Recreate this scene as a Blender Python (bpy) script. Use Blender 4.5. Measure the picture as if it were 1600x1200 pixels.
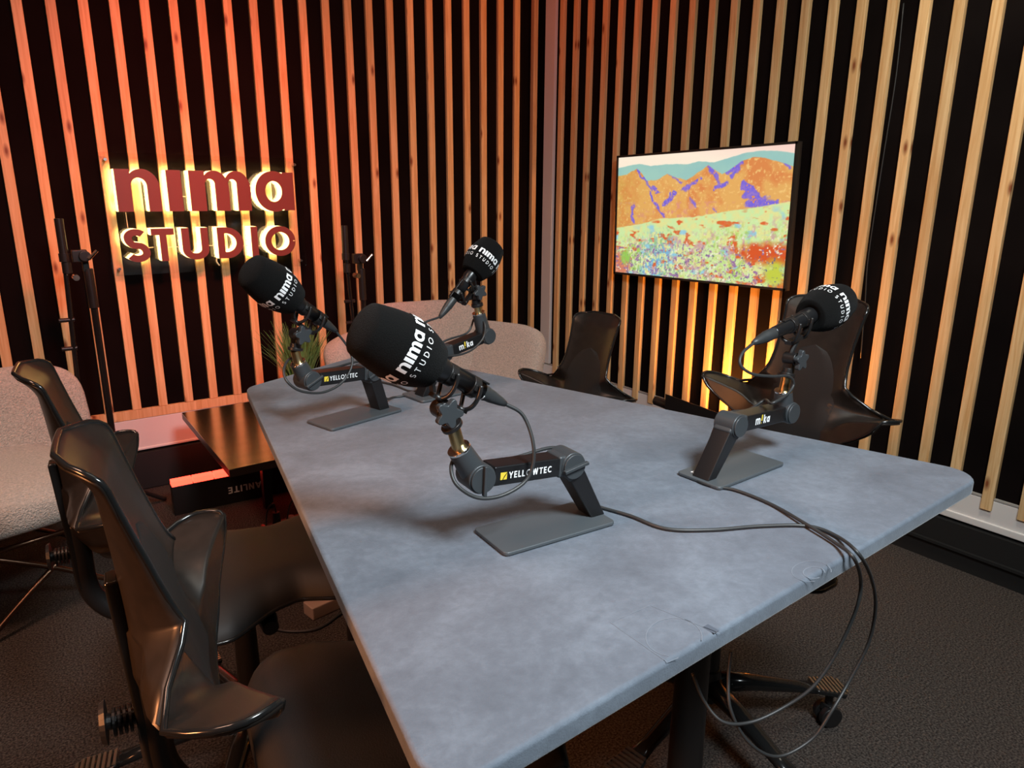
import bpy, bmesh, math, random
import numpy as np
from mathutils import Vector, Matrix
from math import sin, cos, pi, radians, sqrt
for o in list(bpy.data.objects): bpy.data.objects.remove(o)
C = bpy.context.scene.collection
SC = bpy.context.scene
random.seed(4); np.random.seed(4)

# ---------------------------------------------------------------- camera
H = 1.32
RGT = Vector((0.81133975, -0.58453926, 0.00645431)).normalized()
FWD = Vector((0.56626418, 0.7831364, -0.25698689)).normalized()
UPV = RGT.cross(FWD).normalized()
FPX = 1118.56
CAM = Vector((0, 0, H))
cd = bpy.data.cameras.new('camera'); cam = bpy.data.objects.new('camera', cd); C.objects.link(cam)
m3 = Matrix((RGT, UPV, -FWD)).transposed()
cam.matrix_world = Matrix.Translation(CAM) @ m3.to_4x4()
cd.sensor_width = 36; cd.lens = 36 * FPX / 1600; cd.clip_start = .02
SC.camera = cam

SC.view_settings.view_transform = 'Standard'
SC.view_settings.look = 'None'
SC.view_settings.exposure = 0.0
SC.view_settings.gamma = 1.0
try: SC.view_settings.use_curve_mapping = False
except Exception: pass

# ---------------------------------------------------------------- world and lamps
w = bpy.data.worlds.new('world'); SC.world = w; w.use_nodes = True
w.node_tree.nodes['Background'].inputs[0].default_value = (.9, .85, .8, 1)
w.node_tree.nodes['Background'].inputs[1].default_value = .02

def lamp(name, kind, loc, target, energy, col, size=.5, size_y=None, spread=None, spot=None, blend=.5):
    l = bpy.data.lights.new(name, kind); l.energy = energy; l.color = col
    if kind == 'AREA':
        l.shape = 'RECTANGLE' if size_y else 'DISK'
        l.size = size
        if size_y: l.size_y = size_y
        if spread: l.spread = radians(spread)
    else:
        l.shadow_soft_size = size
    if kind == 'SPOT':
        l.spot_size = radians(spot); l.spot_blend = blend
    o = bpy.data.objects.new(name, l); C.objects.link(o)
    o.location = loc
    o.rotation_euler = (Vector(target) - Vector(loc)).to_track_quat('-Z', 'Y').to_euler()
    return o
# ceiling softbox above the near right of the table, neutral
lamp('key_softbox', 'AREA', (.62, -.42, 2.42), (.85, .85, .8), 33, (.86, .95, .99), .55, spread=120)
lamp('added_fill', 'AREA', (.6, 1.0, 2.85), (.8, 1.4, .8), 6, (1.0, .90, .76), 1.2, spread=160)  # added overhead fill, stands for no known fixture
lamp('added_wall_fill', 'AREA', (1.95, .75, 2.8), (2.74, 1.05, 1.3), 10, (1.0, .93, .78), .5, spread=110)  # unseen fill added to brighten the right wall, clear of the table
# red wash on the left wall
lamp('red_wash_high', 'AREA', (1.15, 1.9, 2.8), (1.75, 3.48, 2.25), 4.2, (1.0, .11, .045), .4, spread=120)
lamp('red_wash_mid', 'AREA', (.85, 1.35, 2.8), (.78, 3.48, 1.25), 9, (1.0, .09, .03), .3, spread=52)
lamp('amber_kicker', 'AREA', (-1.3, .9, 1.2), (.15, .85, .62), 5, (1.0, .36, .13), .4, spread=60)
lamp('floor_fill', 'AREA', (-.8, 1.5, 2.8), (-.2, 2.1, 0), 15, (1.0, .55, .38), .6, spread=110)  # warm fill added to lift the dark carpet on the left
lamp('red_wash_corner', 'AREA', (1.85, 2.3, 2.85), (2.6, 2.9, 2.35), 3.2, (1.0, .16, .06), .3, spread=130)  # extra red lamp added to redden the upper corner of the right wall
# amber uplight on the floor by the right wall
AMB = (2.64, 1.87, .30)
lamp('amber_uplight', 'AREA', AMB, (2.745, 1.90, .62), 50, (1.0, .34, .055), .05, .36, spread=170)

# ---------------------------------------------------------------- pixel to place
def ray(q): return (q[0]-800)/FPX*RGT - (q[1]-600)/FPX*UPV + FWD
def onZ(q, z): v = ray(q); return CAM + v*((z-H)/v.z)
def onY(q, y): v = ray(q); return CAM + v*(y/v.y)
def onX(q, x): v = ray(q); return CAM + v*(x/v.x)
def onP(q, P, N): v = ray(q); return CAM + v*((P-CAM).dot(N)/v.dot(N))

# ---------------------------------------------------------------- materials
MATS = {}
def s2l(c): return tuple((x/12.92 if x <= .04045 else ((x+.055)/1.055)**2.4) for x in [v/255 for v in c])
def mat(name, col, rough=.5, metal=0, bump=None, noise=None, sheen=0, coat=0, spec=None, emis=None, estr=0, trans=0, ior=None):
    if name in MATS: return MATS[name]
    m = bpy.data.materials.new(name); m.use_nodes = True; nt = m.node_tree; b = nt.nodes['Principled BSDF']
    b.inputs['Base Color'].default_value = (*col, 1); b.inputs['Roughness'].default_value = rough
    b.inputs['Metallic'].default_value = metal
    if sheen: b.inputs['Sheen Weight'].default_value = sheen; b.inputs['Sheen Roughness'].default_value = .4
    if coat: b.inputs['Coat Weight'].default_value = coat; b.inputs['Coat Roughness'].default_value = .15
    if spec is not None: b.inputs['Specular IOR Level'].default_value = spec
    if emis: b.inputs['Emission Color'].default_value = (*emis, 1); b.inputs['Emission Strength'].default_value = estr
    if trans: b.inputs['Transmission Weight'].default_value = trans
    if ior: b.inputs['IOR'].default_value = ior
    if bump or noise:
        tc = nt.nodes.new('ShaderNodeTexCoord')
    if noise:   # (scale, colour2, lo, hi, stretch)
        sc, c2, lo, hi = noise[:4]
        n = nt.nodes.new('ShaderNodeTexNoise'); n.inputs['Scale'].default_value = sc; n.inputs['Detail'].default_value = 6
        mp = nt.nodes.new('ShaderNodeMapping')
        if len(noise) > 4: mp.inputs['Scale'].default_value = noise[4]
        nt.links.new(tc.outputs['Object'], mp.inputs[0]); nt.links.new(mp.outputs[0], n.inputs['Vector'])
        r = nt.nodes.new('ShaderNodeValToRGB')
        r.color_ramp.elements[0].position = lo; r.color_ramp.elements[1].position = hi
        r.color_ramp.elements[0].color = (*col, 1); r.color_ramp.elements[1].color = (*c2, 1)
        nt.links.new(n.outputs[0], r.inputs[0]); nt.links.new(r.outputs[0], b.inputs['Base Color'])
    if bump:    # (scale, strength, distance)
        n = nt.nodes.new('ShaderNodeTexNoise'); n.inputs['Scale'].default_value = bump[0]; n.inputs['Detail'].default_value = 3
        nt.links.new(tc.outputs['Object'], n.inputs['Vector'])
        bp = nt.nodes.new('ShaderNodeBump'); bp.inputs['Strength'].default_value = bump[1]; bp.inputs['Distance'].default_value = bump[2]
        nt.links.new(n.outputs[0], bp.inputs['Height']); nt.links.new(bp.outputs[0], b.inputs['Normal'])
    MATS[name] = m; return m

def wood_mat():
    m = bpy.data.materials.new('pine'); m.use_nodes = True; nt = m.node_tree; N = nt.nodes; L = nt.links
    b = N['Principled BSDF']; b.inputs['Roughness'].default_value = .55
    tc = N.new('ShaderNodeTexCoord'); oi = N.new('ShaderNodeObjectInfo')
    ad = N.new('ShaderNodeVectorMath'); ad.operation = 'ADD'
    mu = N.new('ShaderNodeMath'); mu.operation = 'MULTIPLY'; mu.inputs[1].default_value = 37.0
    L.new(oi.outputs['Random'], mu.inputs[0]); L.new(tc.outputs['Object'], ad.inputs[0]); L.new(mu.outputs[0], ad.inputs[1])
    mp = N.new('ShaderNodeMapping'); mp.inputs['Scale'].default_value = (60, 60, 3.0); L.new(ad.outputs[0], mp.inputs[0])
    n = N.new('ShaderNodeTexNoise'); n.inputs['Scale'].default_value = 1.0; n.inputs['Detail'].default_value = 5; n.inputs['Distortion'].default_value = 1.2
    L.new(mp.outputs[0], n.inputs['Vector'])
    r = N.new('ShaderNodeValToRGB'); e = r.color_ramp.elements
    e[0].position = .3; e[0].color = (*s2l((205, 158, 102)), 1); e[1].position = .7; e[1].color = (*s2l((232, 198, 148)), 1)
    L.new(n.outputs[0], r.inputs[0])
    # knots
    sx_ = N.new('ShaderNodeSeparateXYZ'); L.new(ad.outputs[0], sx_.inputs[0]); sa_ = N.new('ShaderNodeMath'); sa_.operation = 'ADD'; L.new(sx_.outputs[0], sa_.inputs[0]); L.new(sx_.outputs[1], sa_.inputs[1])
    cx_ = N.new('ShaderNodeCombineXYZ'); L.new(sa_.outputs[0], cx_.inputs[0]); L.new(sx_.outputs[2], cx_.inputs[1])
    mk = N.new('ShaderNodeMapping'); mk.inputs['Scale'].default_value = (11, 4.0, 1); L.new(cx_.outputs[0], mk.inputs[0])
    v = N.new('ShaderNodeTexVoronoi'); v.voronoi_dimensions = '2D'; v.inputs['Scale'].default_value = 1.0; L.new(mk.outputs[0], v.inputs['Vector'])
    kr = N.new('ShaderNodeValToRGB'); k = kr.color_ramp.elements
    k[0].position = .03; k[0].color = (1, 1, 1, 1); k[1].position = .13; k[1].color = (0, 0, 0, 1)
    L.new(v.outputs['Distance'], kr.inputs[0])
    vs_ = N.new('ShaderNodeSeparateColor'); L.new(v.outputs['Color'], vs_.inputs[0]); lt_ = N.new('ShaderNodeMath'); lt_.operation = 'LESS_THAN'; lt_.inputs[1].default_value = .42; L.new(vs_.outputs[0], lt_.inputs[0])
    km_ = N.new('ShaderNodeMath'); km_.operation = 'MULTIPLY'; L.new(kr.outputs[0], km_.inputs[0]); L.new(lt_.outputs[0], km_.inputs[1])
    mx = N.new('ShaderNodeMix'); mx.data_type = 'RGBA'; mx.inputs[7].default_value = (*s2l((130, 72, 38)), 1)
    L.new(km_.outputs[0], mx.inputs[0]); L.new(r.outputs[0], mx.inputs[6])
    # value differs from board to board
    hv = N.new('ShaderNodeHueSaturation'); mr = N.new('ShaderNodeMapRange')
    mr.inputs[3].default_value = .86; mr.inputs[4].default_value = 1.08
    L.new(oi.outputs['Random'], mr.inputs[0]); L.new(mr.outputs[0], hv.inputs['Value']); L.new(mx.outputs[2], hv.inputs['Color'])
    L.new(hv.outputs[0], b.inputs['Base Color'])
    bp = N.new('ShaderNodeBump'); bp.inputs['Strength'].default_value = .25; bp.inputs['Distance'].default_value = .002
    L.new(n.outputs[0], bp.inputs['Height']); L.new(bp.outputs[0], b.inputs['Normal'])
    return m
PINE = wood_mat()

def velvet_mat():
    m = bpy.data.materials.new('velvet'); m.use_nodes = True; nt = m.node_tree; N = nt.nodes; L = nt.links
    b = N['Principled BSDF']; b.inputs['Roughness'].default_value = .85
    b.inputs['Sheen Weight'].default_value = .35; b.inputs['Sheen Roughness'].default_value = .35
    b.inputs['Specular IOR Level'].default_value = .2
    tc = N.new('ShaderNodeTexCoord')
    def noise(sc, det, dist=0, stretch=(1, 1, 1)):
        mp = N.new('ShaderNodeMapping'); mp.inputs['Scale'].default_value = stretch; mp.inputs['Rotation'].default_value = (0, 0, .5)
        L.new(tc.outputs['Object'], mp.inputs[0])
        n = N.new('ShaderNodeTexNoise'); n.inputs['Scale'].default_value = sc; n.inputs['Detail'].default_value = det
        n.inputs['Distortion'].default_value = dist; n.inputs['Roughness'].default_value = .62
        L.new(mp.outputs[0], n.inputs['Vector']); return n
    a = noise(6.5, 8, .5, (1, 1.2, 1)); f = noise(70, 5, .3)
    mx = N.new('ShaderNodeMath'); mx.operation = 'MULTIPLY_ADD'; mx.inputs[1].default_value = .42
    L.new(f.outputs[0], mx.inputs[0]); L.new(a.outputs[0], mx.inputs[2])
    r = N.new('ShaderNodeValToRGB'); e = r.color_ramp.elements
    e[0].position = .44; e[0].color = (*s2l((84, 91, 101)), 1); e[1].position = 1.0; e[1].color = (*s2l((118, 128, 140)), 1)
    k = r.color_ramp.elements.new(.70); k.color = (*s2l((98, 106, 117)), 1)
    L.new(mx.outputs[0], r.inputs[0]); L.new(r.outputs[0], b.inputs['Base Color'])
    fine = noise(420, 2)
    bp = N.new('ShaderNodeBump'); bp.inputs['Strength'].default_value = .35; bp.inputs['Distance'].default_value = .0015
    L.new(fine.outputs[0], bp.inputs['Height']); L.new(bp.outputs[0], b.inputs['Normal'])
    return m
VELVET = velvet_mat()
BACK = mat('black_felt', (.0045, .0032, .0032), .95, spec=.02, noise=(3, (.008, .0058, .0055), .3, .7))
WHITE = mat('white_enamel', (.70, .67, .65), .35)
CARPET = mat('carpet', (.026, .021, .019), 1, noise=(190, (.13, .106, .092), .38, .72), bump=(380, .9, .005), spec=.1)
SKIRT = mat('black_skirting', (.010, .010, .010), .55)
BLKPL = mat('black_plastic', (.012, .011, .011), .38)
SHELL = mat('shell_plastic', (.013, .0105, .009), .36, noise=(40, (.017, .0135, .0115), .4, .6), bump=(900, .05, .0004))
PAD = mat('pad_plastic', (.0085, .008, .008), .60, bump=(700, .08, .0005))
LEATHER = mat('leather', (.0085, .0085, .009), .50, bump=(420, .35, .0010))
CHROMEB = mat('black_gloss', (.01, .01, .01), .16)
ANTH = mat('anthracite', (.055, .062, .068), .42, metal=.3, bump=(900, .06, .0003))
ANTHP = mat('plate_powdercoat', (.085, .098, .108), .42, metal=.2, bump=(1400, .12, .0003))
ARMB = mat('black_anodised', (.012, .012, .013), .30, metal=.2)
BRASS = mat('brass_adapter', (.62, .46, .20), .28, metal=1, noise=(60, (.50, .40, .22), .3, .7))
STEEL = mat('steel', (.75, .72, .68), .22, metal=1)
FOAM = mat('flocked_foam', (.006, .006, .006), 1, bump=(900, .9, .002), spec=.1, sheen=.03)
PRINT = mat('white_print', (.85, .85, .85), .7)
PRINTG = mat('grey_print', (.80, .76, .72), .6)
YEL = mat('yellow_print', (.85, .62, .05), .6)
RUBBER = mat('cable_rubber', (.028, .030, .031), .45)
BOUCLE = mat('boucle', (.72, .57, .49), 1, noise=(150, (.44, .37, .31), .35, .75), bump=(230, 1.0, .010), sheen=.3, spec=.1)
GOLD = mat('brushed_brass_top', (.72, .66, .48), .20, metal=1, noise=(6, (.60, .54, .38), .35, .75, (1, 5, 1)), bump=(120, .03, .001))
COPPER = mat('bronze_wire', (.20, .11, .07), .3, metal=1)
LEAF = mat('grass_leaf', (.10, .22, .05), .5, noise=(14, (.24, .34, .12), .4, .7))
REDFACE = mat('sign_red', (.17, .045, .035), .45)
SIGNGLOW = mat('sign_glow', (1, .8, .4), .5, emis=(1, .76, .30), estr=42.0)
SIGNSIDE = mat('sign_glow_side', (1, .8, .4), .5, emis=(1, .76, .34), estr=2.6)
REDLED = mat('red_led', (.8, .05, .03), .4, emis=(1, .035, .018), estr=7)
AMBLED = mat('amber_led', (1, .5, .1), .4, emis=(1, .42, .07), estr=9)
RIBM = mat('ribbed_metal', (.55, .52, .47), .32, metal=1)

# ---------------------------------------------------------------- object helpers
def tag(o, label=None, cat=None, group=None, kind=None):
    if label: o['label'] = label
    if cat: o['category'] = cat
    if group: o['group'] = group
    if kind: o['kind'] = kind
    return o
def empty(name, loc, rz=0, label=None, cat=None, group=None):
    o = bpy.data.objects.new(name, None); C.objects.link(o); o.empty_display_size = .05
    o.location = loc; o.rotation_euler = (0, 0, rz)
    return tag(o, label, cat, group)
def mk(name, bm, m, parent=None, smooth=False, world=True, bevel=0, sub=0, seg=2):
    """bm in world coordinates when world, else in the parent's coordinates"""
    me = bpy.data.meshes.new(name)
    bmesh.ops.recalc_face_normals(bm, faces=bm.faces[:])
    bm.to_mesh(me); bm.free()
    if isinstance(m, (list, tuple)):
        for x in m: me.materials.append(x)
    else: me.materials.append(m)
    if smooth:
        me.polygons.foreach_set('use_smooth', [True]*len(me.polygons))
    o = bpy.data.objects.new(name, me); C.objects.link(o)
    if world:
        # put the origin at the mesh centre bottom so texture space is local
        if parent is None and len(me.vertices):
            co = np.empty(len(me.vertices)*3); me.vertices.foreach_get('co', co); co = co.reshape(-1, 3)
            c = (co.min(0)+co.max(0))/2; c[2] = co[:, 2].min()
            me.transform(Matrix.Translation(-Vector(c))); o.location = c
    if parent is not None:
        o.parent = parent
        if world:
            mw = Matrix.LocRotScale(parent_world(parent)[0], parent_world(parent)[1], None)
            me.transform(mw.inverted())
    if bevel:
        b = o.modifiers.new('b', 'BEVEL'); b.width = bevel; b.segments = seg; b.limit_method = 'ANGLE'; b.angle_limit = radians(40)
        me.polygons.foreach_set('use_smooth', [True]*len(me.polygons))
        wn = o.modifiers.new('w', 'WEIGHTED_NORMAL')
    if sub:
        s = o.modifiers.new('s', 'SUBSURF'); s.levels = sub; s.render_levels = sub
    return o
def parent_world(p):
    M = Matrix.Identity(4)
    chain = []
    while p is not None: chain.append(p); p = p.parent
    for q in reversed(chain):
        M = M @ Matrix.LocRotScale(q.location, q.rotation_euler, None)
    return M.to_translation(), M.to_quaternion()
def box(bm, c, s, R=None):
    g = bmesh.ops.create_cube(bm, size=1)
    M = Matrix.Translation(Vector(c)) @ (R.to_4x4() if R is not None else Matrix.Identity(4)) @ Matrix.Diagonal((s[0], s[1], s[2], 1))
    bmesh.ops.transform(bm, matrix=M, verts=g['verts']); return g['verts']
def basis(d, up):
    d = Vector(d).normalized(); up = Vector(up)
    y = up - d*up.dot(d); y.normalize(); x = y.cross(d)
    return Matrix((x, y, d)).transposed()      # columns: side, up, dir
def obox(bm, p0, p1, hh, ww, up):
    """bar from p0 to p1, hh along up, ww across"""
    p0 = Vector(p0); p1 = Vector(p1); R = basis(p1-p0, up)
    return box(bm, (p0+p1)/2, (ww, hh, (p1-p0).length), R)
def cyl(bm, p0, p1, r0, r1=None, seg=24):
    p0 = Vector(p0); p1 = Vector(p1); r1 = r0 if r1 is None else r1
    g = bmesh.ops.create_cone(bm, cap_ends=True, segments=seg, radius1=r0, radius2=r1, depth=(p1-p0).length)
    q = (p1-p0).to_track_quat('Z', 'Y')
    bmesh.ops.transform(bm, matrix=Matrix.Translation((p0+p1)/2) @ q.to_matrix().to_4x4(), verts=g['verts']); return g['verts']
def lathe(bm, prof, M, seg=32):
    """prof list of (r, z), M a 4x4"""
    rings = []
    for r, z in prof:
        rings.append([bm.verts.new(M @ Vector((r*cos(2*pi*k/seg), r*sin(2*pi*k/seg), z))) for k in range(seg)])
    for a, b in zip(rings, rings[1:]):
        for k in range(seg): bm.faces.new((a[k], a[(k+1) % seg], b[(k+1) % seg], b[k]))
    for r in (rings[0], rings[-1]):
        try: bm.faces.new(r)
        except Exception: pass
def crom(pts, n=8):
    pts = [Vector(p) for p in pts]; P = [pts[0]*2-pts[1]] + pts + [pts[-1]*2-pts[-2]]; out = []
    for i in range(1, len(P)-2):
        a, b, c, d = P[i-1:i+3]
        for k in range(n):
            t = k/n
            out.append(.5*((2*b) + (c-a)*t + (2*a-5*b+4*c-d)*t*t + (3*b-a-3*c+d)*t**3))
    out.append(P[-2]); return out
def tube(bm, pts, r, seg=10, smooth=8, rr=None, flat=1.0, up0=None):
    P = crom(pts, smooth) if smooth else [Vector(p) for p in pts]
    n = len(P); rings = []; up = Vector(up0) if up0 else Vector((0, 0, 1))
    for i, p in enumerate(P):
        t = (P[min(i+1, n-1)]-P[max(i-1, 0)]).normalized()
        x = up.cross(t)
        if x.length < .05: x = Vector((1, 0, 0)).cross(t)
        x.normalize(); y = t.cross(x)
        if not up0: up = y
        rad = r if rr is None else rr(i/(n-1))
        rings.append([bm.verts.new(p + x*rad*cos(2*pi*k/seg) + y*rad*flat*sin(2*pi*k/seg)) for k in range(seg)])
    for a, b in zip(rings, rings[1:]):
        for k in range(seg): bm.faces.new((a[k], a[(k+1) % seg], b[(k+1) % seg], b[k]))
    bm.faces.new(rings[0]); bm.faces.new(rings[-1])
def prism(bm, poly, z0, z1, M=None):
    M = M or Matrix.Identity(4)
    a = [bm.verts.new(M @ Vector((x, y, z0))) for x, y in poly]; b = [bm.verts.new(M @ Vector((x, y, z1))) for x, y in poly]
    n = len(poly)
    for k in range(n): bm.faces.new((a[k], a[(k+1) % n], b[(k+1) % n], b[k]))
    bm.faces.new(a); bm.faces.new(b)
def rpoly(pts, rad, seg=8):
    """polygon with rounded corners; rad a number or a list"""
    out = []; n = len(pts)
    for i in range(n):
        p = Vector(pts[i]).to_2d() if len(pts[i]) > 2 else Vector(pts[i]); a = Vector(pts[i-1][:2]); b = Vector(pts[(i+1) % n][:2])
        r = rad[i] if isinstance(rad, (list, tuple)) else rad
        u = (a-p).normalized(); v = (b-p).normalized(); ang = u.angle(v)
        d = r/math.tan(ang/2); c = p + (u+v).normalized()*(r/sin(ang/2))
        s = p+u*d; e = p+v*d
        a0 = math.atan2(s.y-c.y, s.x-c.x); a1 = math.atan2(e.y-c.y, e.x-c.x)
        while a1-a0 > pi: a1 -= 2*pi
        while a1-a0 < -pi: a1 += 2*pi
        for k in range(seg+1):
            t = a0+(a1-a0)*k/seg; out.append((c.x+r*cos(t), c.y+r*sin(t)))
    return out

# ---------------------------------------------------------------- glyphs: every glyph is a list of strips (outer line, inner line)
def rib(pts, wd):
    L_, R_ = [], []; n = len(pts)
    for i, p in enumerate(pts):
        a = pts[max(i-1, 0)]; b = pts[min(i+1, n-1)]; dx, dy = b[0]-a[0], b[1]-a[1]; l = math.hypot(dx, dy) or 1
        nx, ny = -dy/l*wd/2, dx/l*wd/2
        L_.append((p[0]+nx, p[1]+ny)); R_.append((p[0]-nx, p[1]-ny))
    return (L_, R_)
def seg_(a, b, n=6): return [(a[0]+(b[0]-a[0])*k/n, a[1]+(b[1]-a[1])*k/n) for k in range(n+1)]
def arc(cx, cy, rx, ry, a0, a1, n=16): return [(cx+rx*cos(radians(a0+(a1-a0)*k/n)), cy+ry*sin(radians(a0+(a1-a0)*k/n))) for k in range(n+1)]
def ln(a, b, wd): return rib(seg_(a, b), wd)
def leg(x0, x1, y0, y1): return (seg_((x0, y0), (x0, y1)), seg_((x1, y0), (x1, y1)))
def arch(x0, x1, xi, top_in, wleg):
    """bold arch from stem at x0 to leg ending at x1; counter from xi to x1-wleg"""
    ci = (xi+x1-wleg)/2; ri = (x1-wleg-xi)/2; co = (x0+x1)/2; ro = (x1-x0)/2
    outer = seg_((x1, 0), (x1, .56), 5) + arc(co, .56, ro, .45, 0, 150, 18)[1:]
    inner = seg_((x1-wleg, 0), (x1-wleg, top_in-ri), 5) + arc(ci, top_in-ri, ri, ri, 0, 180, 18)[1:]
    return (outer, inner)
BOLD = {
 'n': ([leg(0, .36, 0, 1), arch(.22, 1.06, .36, .80, .31)], 1.06),
 'i': ([leg(0, .36, 0, 1)], .36),
 'm': ([leg(0, .36, 0, 1), arch(.26, .93, .36, .80, .33), arch(.80, 1.46, .91, .80, .33)], 1.46),
 'a': ([(arc(.48, .5, .48, .53, 0, 360, 40), arc(.47, .5, .22, .27, 0, 360, 40)), leg(.72, 1.0, 0, 1)], 1.0),
}
def thin(wd):
    h = wd/2
    S = []
    S += arc(.28, .74, .24-h*.4, .26-h, 35, 180, 12)
    S += arc(.28, .74, .24-h*.4, .24, 180, 250, 5)[1:]
    S += arc(.30, .27, .26-h*.4, .23, 70, 0, 6)
    S += arc(.30, .27, .26-h*.4, .27-h, 0, -150, 14)[1:]
    G = {
     'S': ([rib(S, wd)], .58),
     'T': ([ln((0, 1-h), (.66, 1-h), wd), ln((.33, 0), (.33, 1-wd), wd)], .66),
     'U': ([rib(seg_((h, 1), (h, .33), 5) + arc(.36, .33, .36-h, .33-h, 180, 360, 16)[1:] + seg_((.72-h, .33), (.72-h, 1), 5)[1:], wd)], .72),
     'D': ([ln((h, 0), (h, 1), wd), rib([(wd, h)] + arc(.24, .5, .50-h, .5-h, -90, 90, 20) + [(wd, 1-h)], wd)], .74),
     'I': ([ln((h, 0), (h, 1), wd)], wd),
     'O': ([rib(arc(.5, .5, .5-h, .5-h, 0, 360, 40), wd)], 1.0),
     'Y': ([ln((.36, .45), (h*.8, 1), wd), ln((.36, .45), (.72-h*.8, 1), wd), ln((.36, 0), (.36, .5), wd)], .72),
     'E': ([ln((h, 0), (h, 1), wd), ln((0, h), (.52, h), wd), ln((0, .5), (.48, .5), wd), ln((0, 1-h), (.52, 1-h), wd)], .54),
     'L': ([ln((h, 0), (h, 1), wd), ln((0, h), (.5, h), wd)], .5),
     'W': ([ln((h, 1), (.27, 0), wd), ln((.27, 0), (.5, .95), wd), ln((.5, .95), (.73, 0), wd), ln((.73, 0), (1-h, 1), wd)], 1.0),
     'C': ([rib(arc(.42, .5, .42-h, .5-h, 48, 312, 26), wd)], .72),
     'N': ([ln((h, 0), (h, 1), wd), ln((h, .97), (.66-h, .03), wd), ln((.66-h, 0), (.66-h, 1), wd)], .66),
     'A': ([ln((h*.7, 0), (.38, 1), wd), ln((.76-h*.7, 0), (.38, 1), wd), ln((.18, .28), (.58, .28), wd*.85)], .76),
     'm': ([ln((h, 0), (h, .7), wd), rib(seg_((.48, 0), (.48, .45), 4)+arc(.3, .45, .18, .2, 0, 150, 8)[1:], wd), rib(seg_((.84, 0), (.84, .45), 4)+arc(.66, .45, .18, .2, 0, 150, 8)[1:], wd)], .94),
     'k': ([ln((h, 0), (h, 1), wd), ln((h*1.5, .3), (.46, .72), wd), ln((.2, .42), (.5, 0), wd)], .54),
     'a': ([rib(arc(.28, .35, .28-h, .35-h, 0, 360, 20), wd), ln((.52, 0), (.52, .7), wd)], .62),
     '!': ([ln((.2, .34), (.24, 1.05), wd*1.15), ln((.13, .1), (.2, .1), wd*1.1)], .4),
    }
    return G
THIN = thin(.14); MED = thin(.19)
def glyph(bm, strips, f, thick=None, nsub=1):
    """f(x, y, d) -> world point; thick extrudes along d"""
    for si, (A, B) in enumerate(strips):
        n = len(A); eo = -.00012*si
        lay = []
        for d in ([eo] if thick is None else [eo, thick+eo]):
            rows = []
            for j in range(nsub+1):
                t = j/nsub
                rows.append([bm.verts.new(f(a[0]*(1-t)+b[0]*t, a[1]*(1-t)+b[1]*t, d)) for a, b in zip(A, B)])
            lay.append(rows)
        for rows in lay:
            for r0, r1 in zip(rows, rows[1:]):
                for k in range(n-1): bm.faces.new((r0[k], r0[k+1], r1[k+1], r1[k]))
        if thick is not None:
            for ri in (0, -1):
                for k in range(n-1): bm.faces.new((lay[0][ri][k], lay[0][ri][k+1], lay[1][ri][k+1], lay[1][ri][k]))
            for k in (0, n-1):
                for j in range(nsub): bm.faces.new((lay[0][j][k], lay[0][j+1][k], lay[1][j+1][k], lay[1][j][k]))
def text(bm, s, font, h, f, gap=.14, thick=None, nsub=1):
    """writes s along x with cap height h; f(x, y, d)"""
    x = 0
    for ch in s:
        if ch == ' ': x += .5; continue
        strips, adv = font[ch]
        glyph(bm, strips, lambda a, b, d, x=x: f((a+x)*h, b*h, d), thick, nsub)
        x += adv + gap
    return (x-gap)*h
def textw(s, font, h, gap=.14): return (sum(font[c][1] for c in s) + gap*(len(s)-1))*h

# ================================================================= room
S = .11
YL = 31.49*S      # front plane of the left wall's slats
XR = 24.76*S      # front plane of the right wall's slats
TK = .020
SWD = .036
FY, FX = YL+TK, XR+TK
X0, Y0, ZC = -1.6, -1.8, 2.95
bm = bmesh.new(); box(bm, ((X0+FX+.2)/2, (Y0+FY+.2)/2, -.05), (FX-X0+.4, FY-Y0+.4, .1)); tag(mk('floor', bm, CARPET), kind='structure')
bm = bmesh.new(); box(bm, ((X0+FX)/2, (Y0+FY)/2, ZC+.05), (FX-X0+.4, FY-Y0+.4, .1)); tag(mk('ceiling', bm, BACK), kind='structure')
bm = bmesh.new(); box(bm, (X0-.05, (Y0+FY)/2, ZC/2), (.1, FY-Y0+.3, ZC)); tag(mk('wall_back', bm, BACK), kind='structure')
bm = bmesh.new(); box(bm, ((X0+FX)/2, Y0-.05, ZC/2), (FX-X0, .1, ZC)); tag(mk('wall_near', bm, BACK), kind='structure')
# left wall with a recess near the corner
xc0, xc1 = 2.575, FX
bm = bmesh.new(); box(bm, ((X0+xc0)/2, FY+.05, ZC/2), (xc0-X0, .1, ZC)); box(bm, ((xc0+xc1+.1)/2, FY+.13, ZC/2), (xc1+.1-xc0, .06, ZC))
WL = tag(mk('wall_left', bm, BACK), kind='structure')
bm = bmesh.new(); box(bm, (FX+.05, (Y0+FY+.1)/2, ZC/2), (.1, FY+.1-Y0, ZC))
WR = tag(mk('wall_right', bm, BACK), kind='structure')
def slat(par, c, s, warp=0):
    bm = bmesh.new()
    vs = box(bm, (0, 0, 0), s)
    o = mk('slat', bm, PINE, None, world=False, bevel=.0015, seg=1)
    o.parent = par; o.location = Vector(c)-par.location
    return o
zt = ZC-.01
xL0 = 1.80244935
for i in range(-6, 22):
    jx = random.uniform(-.0015, .0015)
    slat(WL, ((xL0+i)*S+SWD/2+jx, YL+TK/2, (.375+zt)/2), (SWD, TK, zt-.375))
slat(WL, (2.705, FY+.06, (.3+zt)/2), (.03, .03, zt-.3))
kR = 1.045; yR0 = 29.0841654
for j in range(0, 34):
    y = (yR0-j)*kR*S - SWD/2 - .001 + random.uniform(-.0015, .0015)
    zb = .252+random.uniform(-.004, .004)
    slat(WR, (XR+TK/2, y, (zb+zt)/2), (TK, SWD, zt-zb))
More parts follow.
